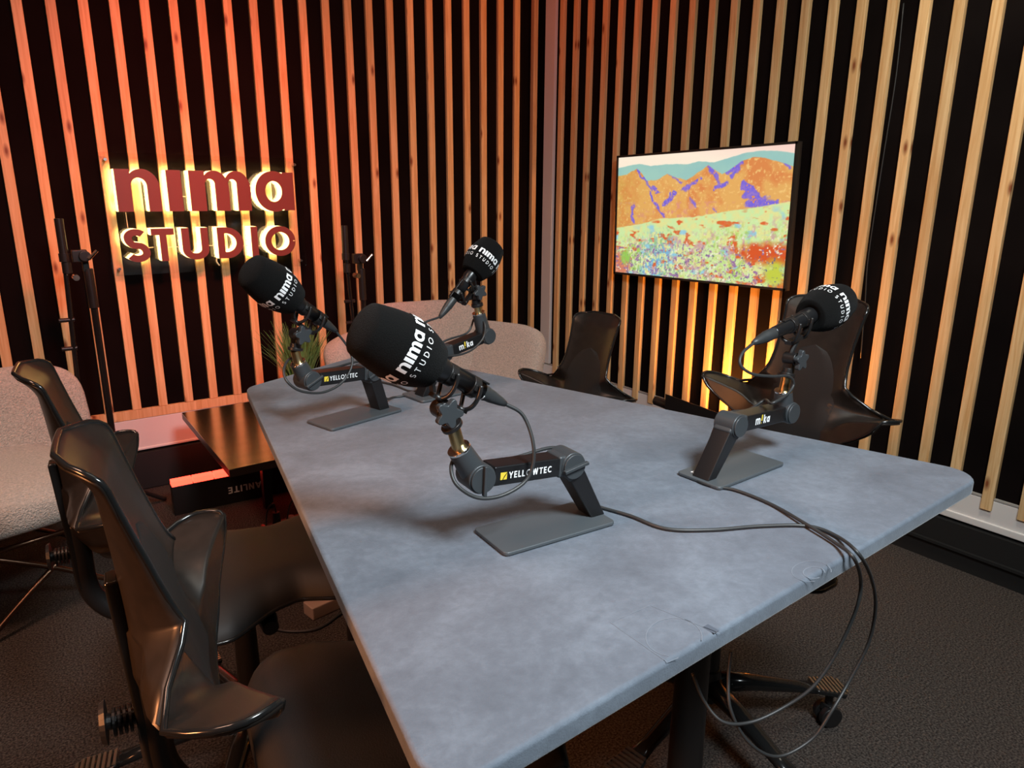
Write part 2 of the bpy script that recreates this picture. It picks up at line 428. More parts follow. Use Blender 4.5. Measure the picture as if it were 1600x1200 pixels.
# bottom rail of the left wall, stops behind the table
bm = bmesh.new(); box(bm, (.30, YL+TK/2, .353), (2.2, TK, .042)); o = mk('bottom_rail', bm, PINE, WL, world=True, bevel=.001)
# white service trunking under both walls, black skirting below
bm = bmesh.new(); box(bm, ((X0+FX)/2, FY-.003, .258), (FX-X0, .03, .145)); box(bm, ((X0+FX)/2, FY-.008, .19), (FX-X0, .03, .012)); tag(mk('trim_1', bm, WHITE, bevel=.003), kind='structure')
bm = bmesh.new(); box(bm, (FX+.004, (Y0+FY)/2, .236), (.03, FY-Y0-.04, .105)); box(bm, (FX-.004, (Y0+FY)/2, .192), (.03, FY-Y0-.04, .026))
tag(mk('trim_2', bm, WHITE, bevel=.003), kind='structure')
bm = bmesh.new(); box(bm, (FX-.002, (Y0+FY)/2, .294), (.02, FY-Y0-.04, .006)); tag(mk('trim_3', bm, mat('grey_edge', (.35, .33, .31), .4)), kind='structure')
bm = bmesh.new(); box(bm, (XR+.03, 3.425, (.3+ZC)/2), (.06, .085, ZC-.3)); tag(mk('trim_4', bm, WHITE), kind='structure')
bm = bmesh.new(); box(bm, ((X0+FX)/2, FY-.02, .09), (FX-X0, .04, .17)); tag(mk('baseboard_left', bm, SKIRT), kind='structure')
bm = bmesh.new(); box(bm, (FX-.012, (Y0+FY)/2, .085), (.04, FY-Y0, .17)); box(bm, (FX-.03, (Y0+FY)/2, .075), (.03, FY-Y0, .01)); tag(mk('baseboard_right', bm, SKIRT), kind='structure')

# ================================================================= table
ZT = H-4.5*S
k45 = .9*S
A_, D_, B_, C_ = (5.00*k45, 18.95*k45), (9.85*k45, 21.25*k45), (14.55*k45, 4.93*k45), (2.40*k45, 4.42*k45)
TT = .028
poly = rpoly([A_, D_, B_, C_], [.055, .06, .055, .045], 10)
TB = empty('studio_table', (.8, 1.15, 0), label='tapered table covered in grey-blue velvet carrying the four microphones', cat='table')
bm = bmesh.new(); prism(bm, poly, ZT-TT, ZT)
mk('table_top', bm, VELVET, TB, bevel=.006, seg=3)
for lx, ly in ((1.022, .79), (.72, 1.75)):
    bm = bmesh.new(); cyl(bm, (lx, ly, .012), (lx, ly, ZT-TT-.01), .037, .030); mk('leg', bm, BLKPL, TB, smooth=False, bevel=.002)
    tip = onZ((1168, 1192), .03); hx = .46 if ly < 1 else .30
    bm = bmesh.new(); g = bmesh.ops.create_uvsphere(bm, u_segments=32, v_segments=16, radius=1)
    bmesh.ops.transform(bm, matrix=Matrix.Translation((lx, ly-.02, .0)) @ Matrix.Diagonal((hx*.62, .055, .055, 1)), verts=g['verts'])
    for v_ in bm.verts: v_.co.z = max(0, v_.co.z)
    mk('foot_bar', bm, CHROMEB, TB, smooth=True)
    bm = bmesh.new(); box(bm, (lx, ly, ZT-TT-.006), (.35, .25, .012)); mk('mounting_plate', bm, SKIRT, TB)

# marks pressed into the pile of the velvet
PRESS = mat('pressed_pile', s2l((110, 119, 130)), .9, sheen=.35); PRESSD = mat('pressed_pile_dark', s2l((76, 84, 96)), .9)
def mark(pts, wd, m, closed=False):
    P_ = [onZ(q, ZT) for q in pts]; P2 = [(p.x, p.y) for p in P_]
    if closed: P2.append(P2[0])
    P3 = []
    for a_, b_ in zip(P2, P2[1:]): P3 += seg_(a_, b_, 4)[:-1]
    P3.append(P2[-1]); A_r, B_r = rib(P3, wd); bm = bmesh.new()
    va = [bm.verts.new((x, y, ZT+.0004)) for x, y in A_r]; vb = [bm.verts.new((x, y, ZT+.0004)) for x, y in B_r]
    for k in range(len(va)-1): bm.faces.new((va[k], va[k+1], vb[k+1], vb[k]))
    mk('pressed_mark', bm, m, TB)
mark([(1016, 946), (954, 973), (1043, 1035), (1060, 1028)], .0008, PRESS)
mark([(1016, 946), (1124, 990)], .0010, PRESS)
mark([(1102, 978), (1120, 988)], .010, PRESSD)
mark([(1053+44*cos(t), 996+30*sin(t)) for t in [radians(100+x) for x in range(0, 271, 15)]], .0010, PRESS)
mark([(1268+31*cos(t), 893+16*sin(t)) for t in [radians(80+x) for x in range(0, 291, 15)]], .0009, PRESS)
mark([(1272+17*cos(t), 895+9*sin(t)) for t in [radians(60+x) for x in range(0, 301, 15)]], .0012, PRESS)

# ================================================================= microphone stands
def make_stand(label_arm, label_mic, label_cab, plate_px, phi, post_px, j1_px, j2_px, col_px, br_px, knob_px, ws_tip, ws_base, conn_px, txt, slot, mphase, cable_pts, woff=-1, text_end='near', plate_len=.20, plate_w=.094, sc=1.0, plate_center=None, micdw=0, lbl=None, dots=False):
    c = plate_center or onZ(plate_px, ZT)
    c = Vector((c.x, c.y, ZT))
    U = Vector((cos(phi), sin(phi), 0)); W = Vector((-sin(phi), cos(phi), 0))   # W points away from the camera
    P = lambda q, d=0: onP(q, c + W*d, W)
    root = empty('desktop_arm', c, phi, label=label_arm, cat='microphone arm', group='jointed desktop microphone arms on the table')
    # plate
    bm = bmesh.new(); M = Matrix.Translation((c.x, c.y, ZT+.001)) @ Matrix.Rotation(phi, 4, 'Z')
    hl, hw = plate_len/2, plate_w/2
    prism(bm, rpoly([(-hl, -hw), (hl, -hw), (hl, hw), (-hl, hw)], .008, 5), 0, .006, M)
    mk('base_plate', bm, ANTHP, root, bevel=.0015)
    p0 = P(post_px); p0.z = ZT+.006; j1 = P(j1_px); j2 = P(j2_px)
    up = W
    # post
    bm = bmesh.new(); d = (j1-p0).normalized()
    vs = obox(bm, p0, j1-d*.014, .036*sc, .030*sc, W)
    for v in vs:
        if (v.co-p0).dot(d) < .012: v.co.z = ZT+.006
    post = mk('post', bm, ARMB, root, bevel=.0022)
    # joints
    def joint(j, name, rad, slotdir, dd):
        bm = bmesh.new(); cyl(bm, j-W*.021*sc, j+W*.021*sc, rad*sc, seg=36)
        o = mk(name, bm, ANTH, root, bevel=.002)
        bm = bmesh.new(); cyl(bm, j-W*.0245*sc, j-W*.021*sc, rad*.90*sc, seg=36)
        kn = mk('cap', bm, ANTH, o, bevel=.001)
        if slotdir is not None:
            bm = bmesh.new(); obox(bm, j-slotdir*rad*1.02*sc-W*.027*sc, j+slotdir*rad*1.02*sc-W*.027*sc, .007*sc, .005*sc, W)
            mk('grip_bar', bm, ANTH, kn, bevel=.001)
        return o
    slv = (U*slot[0]+Vector((0, 0, 1))*slot[1]).normalized() if slot else None
    slv2 = (U*slot[2]+Vector((0, 0, 1))*slot[3]).normalized() if slot else None
    J1 = joint(j1, 'elbow_joint', .0215, slv, d)
    J2 = joint(j2, 'wrist_joint', .0215, slv2, d)
    # knuckle pieces between joint and profile
    a = (j2-j1).normalized()
    bm = bmesh.new(); obox(bm, j1, j1-d*.022, .038*sc, .034*sc, W); obox(bm, j1, j1+a*.026, .038*sc, .034*sc, W); mk('knuckle', bm, ANTH, J1, bevel=.004)
    bm = bmesh.new(); obox(bm, j1+a*.020, j2-a*.020, .036*sc, .029*sc, W)
    arm = mk('arm', bm, ARMB, root, bevel=.0025)
    # collar
    c0 = P(col_px); cdir = (c0-j2).normalized()
    bm = bmesh.new(); cyl(bm, j2, c0, .020*sc, .0165*sc, 32); mk('collar', bm, ANTH, root, bevel=.001)
    bm = bmesh.new(); cyl(bm, c0, c0+cdir*.004, .0168*sc, seg=32); mk('steel_ring', bm, STEEL, root, bevel=.0006)
    br = P(br_px)
    bdir = (br-c0).normalized()
    bm = bmesh.new(); cyl(bm, c0, br, .0095*sc, seg=28)
    mk('brass_adapter', bm, BRASS, root)
    # swivel clamp with star knob
    kn = P(knob_px)
    bm = bmesh.new(); cyl(bm, br, br+(kn-br)*.45, .0115*sc, seg=24); cyl(bm, br+(kn-br)*.02, br+(kn-br)*.20, .0155*sc, seg=24)
    sw = mk('swivel_socket', bm, BLKPL, root, bevel=.001)
    kd = (kn-br).normalized()
    bm = bmesh.new(); obox(bm, br+(kn-br)*.4, kn+kd*.012, .020*sc, .013*sc, W)
    cyl(bm, kn-W*.013*sc, kn+W*.013*sc, .0125*sc, seg=24)
    mk('swivel_head', bm, BLKPL, root, bevel=.002)
    bm = bmesh.new(); n = 40; rr = [(.0165 + .0042*cos(5*t))*sc for t in [2*pi*k/n for k in range(n)]]
    kc = kn + W*(-.020*sc)
    side = kd.cross(W)
    fr = [bm.verts.new(kc + (side*cos(2*pi*k/n)+kd*sin(2*pi*k/n))*rr[k] - W*.006*sc) for k in range(n)]
    bk = [bm.verts.new(kc + (side*cos(2*pi*k/n)+kd*sin(2*pi*k/n))*rr[k] + W*.004*sc) for k in range(n)]
    for k in range(n): bm.faces.new((fr[k], fr[(k+1) % n], bk[(k+1) % n], bk[k]))
    bm.faces.new(fr); bm.faces.new(bk)
    cyl(bm, kc, kn, .006*sc, seg=16)
    mk('star_knob', bm, ANTH, root, bevel=.0015)
    # microphone axis
    t0 = P(ws_tip, micdw); t1 = P(ws_base, micdw); q1 = P(conn_px, micdw)
    ax = (t1-t0).normalized()           # from foam tip towards the cable
    L1 = (q1-t0).dot(ax)
    Lw = (t1-t0).length
    nrm = (Vector((0, 0, 1)) - ax*ax.z).normalized()    # up-ish, across the axis
    # lyres: cradle bar below the mic with two rounded loops
    low = -nrm
    mid1 = t0+ax*(Lw+.028*sc); mid2 = t0+ax*(Lw+.068*sc)
    cradle = kn
    bc = (mid1+mid2)/2 + low*.036*sc
    bm = bmesh.new()
    obox(bm, mid1-ax*.010+low*.034*sc, mid2+ax*.008+low*.034*sc, .014*sc, .006*sc, W)
    tube(bm, [kn+kd*.004, kn+kd*.012+ax*.004, bc+low*.004, bc], .0055*sc, 8)
    obox(bm, mid1-ax*.010+low*.030*sc, mid1-ax*.022+low*.014*sc, .012*sc, .004*sc, W)
    mk('cradle_bar', bm, BLKPL, root, bevel=.001)
    lyr = None
    for mm in (mid1, mid2):
        bm = bmesh.new()
        for sg in (-1, 1):
            pts = []
            for k in range(9):
                t = radians(-90 + sg*(k*12.5))
                pts.append(mm + W*cos(t)*.021*sc + nrm*sin(t)*.034*sc + ax*.006*sin(k/8*pi))
            tube(bm, pts, .0031*sc, 8, 3)
        obox(bm, mm-nrm*.034*sc-ax*.006, mm-nrm*.034*sc+ax*.006, .016*sc, .006*sc, W)
        ly = mk('lyre_clip', bm, BLKPL, root, smooth=True)
        bm = bmesh.new(); cyl(bm, mm-ax*.006*sc, mm+ax*.006*sc, .0155*sc, seg=28)
        obox(bm, mm-W*.018*sc, mm+W*.018*sc, .008*sc, .010*sc, nrm)
        mk('clip_ring', bm, BLKPL, ly, bevel=.001)
    # ---------- microphone
    mic = empty('microphone', t0+ax*Lw, 0, label=label_mic, cat='microphone', group='handheld microphones in black foam covers on the arms')
    M = Matrix.Translation(t0) @ basis(ax, nrm).to_4x4()
    bm = bmesh.new()
    rb = .0168*sc
    lathe(bm, [(.012*sc, Lw-.03), (rb, Lw-.01), (rb, Lw+.016*sc), (.0140*sc, Lw+.024*sc), (.0125*sc, Lw+.085*sc), (.0115*sc, L1-.034*sc), (.0112*sc, L1-.030*sc), (.001, L1-.030*sc)], M, 36)
    mk('mic_body', bm, ARMB, mic, smooth=True)
    bm = bmesh.new(); box(bm, t0+ax*(Lw+.055*sc)+nrm*.0135*sc, (.008*sc, .003*sc, .070*sc), basis(ax, nrm)); mk('mic_spine', bm, BLKPL, mic, bevel=.001)
    bm = bmesh.new(); lathe(bm, [(.0105*sc, L1-.036*sc), (.0110*sc, L1-.032*sc), (.0110*sc, L1-.006*sc), (.0100*sc, L1-.003*sc), (.0096*sc, L1+.004*sc), (.0066*sc, L1+.022*sc), (.0042*sc, L1+.032*sc), (.001, L1+.033*sc)], M, 28)
    con = mk('connector', bm, RUBBER, mic, smooth=True)
    if dots:
        bm = bmesh.new()
        for a_ in range(2):
            for b_ in range(4):
                an = radians(200+0*a_ + b_*12)
                nn = None
        bmR = bm
        for a_ in range(2):
            for b_ in range(4):
                th = radians(205+b_*14)
                o_ = t0 + ax*(L1-.012-.004*a_) + (basis(ax, nrm) @ Vector((cos(th), sin(th), 0)))*.0112*sc
                box(bmR, o_, (.002, .0008, .0018), basis(ax, (basis(ax, nrm) @ Vector((cos(th), sin(th), 0)))))
        mk('white_marking', bmR, PRINT, con)
    # foam cover profile, tip at 0
    RW = .0445*sc; LF = Lw
    def prof(t):        # t 0..1 tip to base
        if t < .10: return RW*.80*sqrt(max(0, 1-((.10-t)/.10)**2))*1.0
        if t < .58: s_ = (t-.10)/.48; return RW*(.80+.20*sin(s_*pi/2))
        s_ = (t-.58)/.42; return RW*(1-.30*s_**1.7)
    bm = bmesh.new(); pr = []
    for k in range(0, 49):
        t = (k/48); t = t if t > .1 else .1*(1-cos(t/.1*pi/2))
        pr.append((max(prof(t), .0004), t*LF))
    pr += [(RW*.66, LF+.001), (RW*.40, LF+.0015), (.0160*sc, LF-.002)]
    lathe(bm, pr, M, 56)
    foam = mk('foam_cover', bm, FOAM, mic, smooth=True)
    # printing: four copies round the cover; tops of the letters point to the tip
    Bm = basis(ax, nrm)
    def wrap(th0, b0):
        def f(x, y, d):
            zz = b0 - y
            t = zz/LF; r = prof(t)+.0007-d
            th = th0 - x/RW
            return t0 + ax*zz + (Bm @ Vector((cos(th), sin(th), 0)))*r
        return f
    bm = bmesh.new()
    hN = .0138*sc; hS = .0086*sc
    gN = .13; wN = textw('nima', BOLD, hN, gN)
    wS = textw('STUDIO', THIN, hS, .20)
    gS = .20 + (wN*1.0 - wS)/(5*hS)
    for k in range(4):
        th = radians(mphase) + k*pi/2
        text(bm, 'nima', BOLD, hN, wrap(th, LF*.59), gN, nsub=3)
        text(bm, 'STUDIO', THIN, hS, wrap(th, LF*.59+hS*1.75), gS, nsub=1)
    mk('printed_lettering', bm, PRINT, foam)
    # writing on the arm, on the face towards the camera
    face = -W*(.0180*sc+.0004)
    ah = a if a.x*1 + 0 > 0 else -a
    an = ah.cross(W); an = an if an.z > 0 else -an
    L = (j2-j1).length
    left = j1 if (j1-j2).dot(ah) < 0 else j2
    def fa(off, rise=0): return lambda x, y, d: left + ah*(off+x) + an*(y-rise) + face - W*d
    if txt == 'YELLOWTEC':
        h_ = .0098*sc
        bm = bmesh.new(); wt = text(bm, 'YELLOWTEC', MED, h_, fa(.0440*sc, .0049*sc), .17)
        mk('printed_lettering', bm, PRINT, arm)
        bm = bmesh.new(); s_ = .0108*sc
        for tri in (((0, 0), (0, 1), (1, 1), (.55, .45), (.3, 0)), ((.42, 0), (1, .85), (1, 0))):
            vs = [bm.verts.new(fa(.030*sc, .0054*sc)(x*s_, y*s_, 0)) for x, y in tri]; bm.faces.new(vs)
        mk('printed_emblem', bm, YEL, arm)
    else:
        h_ = .0165*sc; x = text_off[0]
        bm = bmesh.new(); f0 = fa(x*L, .0060*sc); bm2 = bmesh.new()
        glyph(bm, MED['m'][0], lambda p, q, d: f0(p*h_, q*h_, d))
        glyph(bm2, MED['!'][0], lambda p, q, d: f0((p+.98)*h_, q*h_, d))
        glyph(bm, MED['k'][0], lambda p, q, d: f0((p+1.52)*h_, q*h_, d))
        glyph(bm, MED['a'][0], lambda p, q, d: f0((p+2.14)*h_, q*h_, d))
        mk('printed_lettering', bm, PRINT, arm); mk('printed_exclamation', bm2, YEL, arm)
    # cable
    cpts = [t0+ax*(L1+.028*sc)]
    for it in cable_pts:
        if it[0] == 'p': cpts.append(P(it[1], it[2]))
        elif it[0] == 'z': cpts.append(onZ(it[1], ZT+.0035+(it[2] if len(it) > 2 else 0)))
        elif it[0] == 'y': cpts.append(onY(it[1], it[2]))
        elif it[0] == 'w': cpts.append(Vector(it[1]))
    bm = bmesh.new(); tube(bm, cpts, .0027*sc, 10, 10)
    cb = mk('microphone_cable', bm, RUBBER, None, smooth=True)
    tag(cb, label_cab, 'cable', 'microphone cables')
    return root

text_off = [.25]
make_stand('jointed black microphone arm on grey plate nearest the camera, mid-table', 'nearest and largest black foam-covered microphone, pointing up left over the table middle',
    'black cable looping below the nearest microphone, then across the table and over its near edge',
    (852, 826), radians(-4), (924, 806), (884, 722), (743, 742), (718, 703), (708, 668), (690, 640),
    (557, 508), (676, 571), (766, 612), 'YELLOWTEC', (.98, .18, .05, 1), 216,
    [('p', (818, 650), -.012), ('p', (834, 700), -.03), ('p', (826, 745), -.034), ('p', (790, 772), -.034), ('p', (748, 778), -.03), ('p', (714, 758), -.018), ('p', (705, 730), .0),
     ('p', (716, 712), .024), ('p', (745, 722), .024), ('p', (800, 716), .026), ('p', (872, 700), .028), ('p', (900, 740), .026), ('p', (922, 785), .026), ('z', (940, 793)), ('z', (985, 806)), ('z', (1040, 826)), ('z', (1110, 828)),
     ('z', (1190, 822)), ('z', (1262, 822)), ('z', (1308, 838), .001), ('z', (1342, 866), .003), ('y', (1362, 905), .47), ('y', (1368, 950), .48), ('y', (1357, 1005), .49), ('y', (1328, 1062), .50), ('y', (1300, 1110), .5),
     ('y', (1268, 1155), .51), ('y', (1215, 1182), .53), ('y', (1170, 1160), .55), ('y', (1142, 1110), .57), ('y', (1138, 1060), .59), ('y', (1142, 1018), .60)], dots=True)
make_stand('microphone arm at the far left of the table, in front of the plant', 'black foam-covered microphone at far left, below the lit sign',
    'black cable looping under the far left microphone',
    (556, 652), radians(14), (594, 637), (576, 580), (480, 593), (466, 568), (461, 548), (464, 522),
    (386, 418), (459, 470), (508, 508), 'YELLOWTEC', (.92, .39, .92, .39), 216,
    [('p', (545, 545), -.012), ('p', (550, 570), -.028), ('p', (535, 597), -.032), ('p', (505, 613), -.032), ('p', (470, 611), -.03), ('p', (448, 595), -.02), ('p', (444, 575), 0), ('p', (456, 560), .022),
     ('p', (482, 578), .024), ('p', (520, 575), .026), ('p', (568, 566), .028), ('p', (590, 600), .026), ('p', (603, 622), .024), ('z', (614, 621)), ('z', (632, 618)), ('z', (650, 612))])
text_off[0] = .30
make_stand('microphone arm standing at the far edge of the table, in front of the pale armchair', 'black foam-covered microphone at the back centre, pointing up right',
    'black cable looping below the back centre microphone',
    (700, 610), radians(6), (660, 616), (690, 551), (757, 524), (748, 490), (746, 479), (742, 455),
    (772, 381), (738, 427), (691, 474), 'mika', None, 150,
    [('p', (660, 507), -.005), ('p', (655, 530), -.01), ('p', (672, 550), -.025), ('p', (705, 556), -.032), ('p', (735, 548), -.032), ('p', (755, 528), -.03), ('p', (757, 505), -.022), ('p', (742, 497), .022),
     ('p', (730, 520), .026), ('p', (690, 536), .028), ('p', (672, 570), .026), ('p', (655, 606), .024), ('z', (640, 611)), ('z', (610, 600)), ('z', (565, 592))],
    plate_center=Vector((onZ((660, 622), ZT).x+.070, onZ((660, 622), ZT).y+.012, ZT)))
text_off[0] = .30
make_stand('microphone arm at the right side of the table, grey plate turned away', 'black foam-covered microphone at right, in front of a black chair back',
    'black cable from the right microphone crossing the table and hanging off its near edge',
    (1143, 735), radians(2), (1100, 746), (1141, 662), (1224, 642), (1224, 612), (1229, 588), (1236, 560),
    (1318, 468), (1266, 493), (1193, 531), 'mika', None, 138,
    [('p', (1160, 552), -.005), ('p', (1157, 570), -.012), ('p', (1175, 584), -.022), ('p', (1205, 588), -.024), ('p', (1232, 588), -.022), ('p', (1240, 600), -.022), ('p', (1230, 616), -.024), ('p', (1206, 630), -.022), ('p', (1195, 625), .018),
     ('p', (1170, 640), .026), ('p', (1128, 650), .028), ('p', (1105, 700), .026), ('p', (1088, 735), .024), ('z', (1080, 742)), ('z', (1092, 752)), ('z', (1115, 760)), ('z', (1150, 766)), ('z', (1205, 788)), ('z', (1258, 818), .003), ('z', (1305, 848), .002), ('z', (1334, 872), .003), ('y', (1345, 908), .475),
     ('y', (1340, 945), .48), ('y', (1322, 990), .49), ('y', (1298, 1035), .5), ('y', (1268, 1075), .51), ('y', (1225, 1105), .53), ('y', (1175, 1128), .55), ('y', (1130, 1128), .57), ('y', (1100, 1095), .60), ('y', (1082, 1052), .62)])

bm = bmesh.new(); q_ = onZ((1085, 738), ZT+.007); box(bm, (q_.x, q_.y, ZT+.0074), (.010, .010, .0006)); o = mk('small_sticker', bm, PRINT, bpy.data.objects['desktop_arm.003'])

# ================================================================= saddle chairs
def lerp(a, b, t): return a+(b-a)*t
def interp(x, xs, ys):
    return float(np.interp(x, xs, ys))
def smoothf(xs, ys, n=400):
    g = np.linspace(xs[0], xs[-1], n); v = np.interp(g, xs, ys); K = max(25, n//16)|1; k = np.hanning(K); k /= k.sum()
    v = np.convolve(np.pad(v, K//2, 'edge'), k, 'valid'); return lambda x: float(np.interp(x, g, v))
# shell: v from 0 (bottom) to 1 (top); half width, height, forward offset
WID = smoothf([0, .05, .09, .13, .17, .22, .27, .32, .365, .395, .415, .45, .52, .60, .72, .84, .94, 1.0], [.055, .080, .125, .180, .222, .240, .242, .235, .208, .168, .130, .110, .102, .098, .097, .101, .105, .105], 800)
def shell_pt(u, v, seat, side=0):
    zb = seat+.105; ztop = seat+.50
    z = zb+(ztop-zb)*v
    wd = WID(v)
    if v > .90: wd *= sqrt(max(0.0, 1-((v-.90)/.10)**2*.80))
    if v < .10: wd *= .65+.35*sqrt(1-((.10-v)/.10)**2)
    y = u*wd
    a = max(0, abs(y)-.10)
    x = -.02 - .105*(v**1.25) + 1.1*a*a + .20*a + 1.1*min(abs(y), .12)**2*(1-v*.5)
    if v > .88: x -= .9*(v-.88)**2*2
    k = min(1, max(0, (abs(y)-.055)/.10)); k = k*k*(3-2*k)
    # the wings roll over a ridge and flare outwards behind it
    e = max(0, v-.235)*.395 if v < .41 else max(0, .175*.395*(1-(v-.41)/.05))
    e = max(0, e)
    if v < .50:
        z -= k*e*.95; x -= k*e*.85; y += math.copysign(k*e*.75, u)
    z += .32*a + k*.036
    return Vector((x, y, z))
def make_chair(name, pos, th, label, seat=.58, base_rot=0, leather=True, XB=-.20, sh=None):
    root = empty(name, (pos[0], pos[1], 0), th, label=label, cat='chair', group='black saddle chairs round the table')
    sh = sh or seat
    # back shell: closed body, inner face plus bulged rear
    bm = bmesh.new(); NU, NV = 28, 90
    def inner(u, v): p = shell_pt(u, v, sh); p.x += XB; return p
    def outer(u, v):
        p = inner(u, v); wd = WID(v); h = .01
        du = inner(min(1, u+h), v)-inner(max(-1, u-h), v); dv = inner(u, min(1, v+h))-inner(u, max(0, v-h))
        n = du.cross(dv); n = n.normalized() if n.length > 1e-9 else Vector((1, 0, 0))
        n = n if n.x+n.z > 0 else -n
        p = p - n*.007
        bulge = .065*(max(0, 1-u*u)**1.0)*smooth_bulge(v) if True else 0
        if wd > .15: bulge *= math.exp(-(abs(p.y)/.09)**2)*1.1
        p.x -= bulge; return p
    smooth_bulge = lambda v: max(0, min(1, (1.0-v)/.75))*(.6+.4*min(1, v/.15))
    gi = [[bm.verts.new(inner(-1+2*i/NU, j/NV)) for i in range(NU+1)] for j in range(NV+1)]
    go = [[bm.verts.new(outer(-1+2*i/NU, j/NV)) for i in range(NU+1)] for j in range(NV+1)]
    for j in range(NV):
        for i in range(NU):
            bm.faces.new((gi[j][i], gi[j][i+1], gi[j+1][i+1], gi[j+1][i])); bm.faces.new((go[j][i], go[j+1][i], go[j+1][i+1], go[j][i+1]))
        bm.faces.new((gi[j][0], gi[j+1][0], go[j+1][0], go[j][0])); bm.faces.new((gi[j][NU], go[j][NU], go[j+1][NU], gi[j+1][NU]))
    for i in range(NU):
        bm.faces.new((gi[0][i], go[0][i], go[0][i+1], gi[0][i+1])); bm.faces.new((gi[NV][i], gi[NV][i+1], go[NV][i+1], go[NV][i]))
    back = mk('backrest', bm, SHELL, root, smooth=True, world=False)
    # glossy rim line
    off = Vector((.003, 0, 0)); bm = bmesh.new()
    loop = [inner(-1, j/NV) for j in range(0, NV+1, 2)] + [inner(-1+2*i/NU, 1) for i in range(1, NU+1, 2)] + [inner(1, j/NV) for j in range(NV-2, -1, -2)]
    tube(bm, [p-off for p in loop], .0038, 8, 0)
    mk('rim', bm, CHROMEB, back, smooth=True, world=False)
    # inset back pad
    bm = bmesh.new(); nn = 20; rows = []
    for j in range(nn+1):
        v = .16+.56*j/nn; hw = .078*sqrt(max(0, 1-max(0, (j/nn-.45)/.55)**2)) + .0005
        rows.append([])
        for i in range(9):
            u = (-1+2*i/8)*hw/WID(v); p = inner(u, v); p.x += .0022*(1-abs(-1+2*i/8)**6) ; rows[-1].append(bm.verts.new(p))
    for a, b in zip(rows, rows[1:]):
        for i in range(8): bm.faces.new((a[i], a[i+1], b[i+1], b[i]))
    mk('back_pad', bm, PAD, back, smooth=True, world=False)
    # seat: saddle with waisted sides
    bm = bmesh.new(); NX, NY = 36, 24; SL = .44; x0 = -.17
    HWX = smoothf([0, .06, .15, .28, .45, .60, .75, .88, .96, 1.0], [.16, .20, .235, .235, .185, .165, .195, .205, .185, .14])
    def st(s, u, top):
        hw = HWX(s); y = u*hw
        fr = s; x = x0+SL*s + (.045*(abs(u)**2)*(1 if s > .85 else 0))*(s-.85)/.15*-1.0
        z = seat + .028*(abs(u)**2.2)*sin(pi*min(1, max(0, (s-.0)/.5)))*-0.3 + .018*(1-abs(u))*max(0, (s-.5))*1.2
        z -= .055*max(0, (s-.80)/.20)**2 + .035*max(0, (.10-s)/.10)**2
        z -= .045*abs(u)**6
        if not top: z -= .050*(1-abs(u)**4)*.8 + .010
        return Vector((x, y, z))
    gt = [[bm.verts.new(st(i/NX, -1+2*j/NY, True)) for j in range(NY+1)] for i in range(NX+1)]
    gb = [[bm.verts.new(st(i/NX, -1+2*j/NY, False)) for j in range(NY+1)] for i in range(NX+1)]
    for i in range(NX):
        for j in range(NY):
            bm.faces.new((gt[i][j], gt[i+1][j], gt[i+1][j+1], gt[i][j+1])); bm.faces.new((gb[i][j], gb[i][j+1], gb[i+1][j+1], gb[i+1][j]))
        bm.faces.new((gt[i][0], gb[i][0], gb[i+1][0], gt[i+1][0])); bm.faces.new((gt[i][NY], gt[i+1][NY], gb[i+1][NY], gb[i][NY]))
    for j in range(NY):
        bm.faces.new((gt[0][j], gt[0][j+1], gb[0][j+1], gb[0][j])); bm.faces.new((gt[NX][j], gb[NX][j], gb[NX][j+1], gt[NX][j+1]))
    se = mk('seat', bm, LEATHER if leather else PAD, root, smooth=True, world=False)
    bm = bmesh.new(); edge = [st(i/NX, -1, True)*.5+st(i/NX, -1, False)*.5 for i in range(NX+1)] + [st(1, -1+2*j/NY, True)*.5+st(1, -1+2*j/NY, False)*.5 for j in range(2, NY, 2)] + [st(i/NX, 1, True)*.5+st(i/NX, 1, False)*.5 for i in range(NX, -1, -1)]
    tube(bm, edge, .0045, 8, 0); mk('seat_rim', bm, CHROMEB, se, smooth=True, world=False)
    if leather:
        for off in (0, .007):
            bm = bmesh.new(); pts = [st(.52+off/SL, -1+2*j/NY, True)+Vector((0, 0, .0006)) for j in range(1, NY)]
            for a_, b_ in zip(crom(pts, 4)[::2], crom(pts, 4)[1::2]):
                tube(bm, [a_, b_], .0007, 5, 0)
            mk('stitching', bm, mat('thread', (.11, .105, .10), .6), se, world=False)
    # mechanism, column, spine
    bm = bmesh.new(); box(bm, (-.01, 0, seat-.075), (.22, .12, .05)); cyl(bm, (.02, 0, seat-.05), (.02, 0, seat-.105), .045, .035)
    mk('seat_mechanism', bm, BLKPL, root, bevel=.008, world=False)
    for sy in (-1, 1):
        bm = bmesh.new(); cyl(bm, (.03, sy*.06, seat-.08), (.03, sy*.155, seat-.085), .006); cyl(bm, (.03, sy*.145, seat-.085), (.03, sy*.185, seat-.088), .020, .016)
        mk('tilt_knob', bm, BLKPL, root, bevel=.002, world=False)
        bm = bmesh.new(); tube(bm, [(-.08, sy*.05, seat-.08), (-.10, sy*.10, seat-.09), (-.105, sy*.12, seat-.12), (-.107, sy*.125, seat-.165)], .008, 8, 6); mk('lever', bm, BLKPL, root, smooth=True, world=False)
    bm = bmesh.new(); cyl(bm, (0, 0, .20), (0, 0, seat-.09), .014); cyl(bm, (0, 0, .12), (0, 0, .38), .027, .024); mk('gas_column', bm, BLKPL, root, bevel=.001, world=False)
    bm = bmesh.new(); tube(bm, [(-.05, 0, seat-.085), (-.17, 0, seat-.09), (XB-.055, 0, seat-.07), (XB-.095, 0, seat-.01), (XB-.100, 0, seat+.08), (XB-.102, 0, seat+.14)], .019, 14, 8)
    mk('spine_tube', bm, BLKPL, root, smooth=True, world=False)
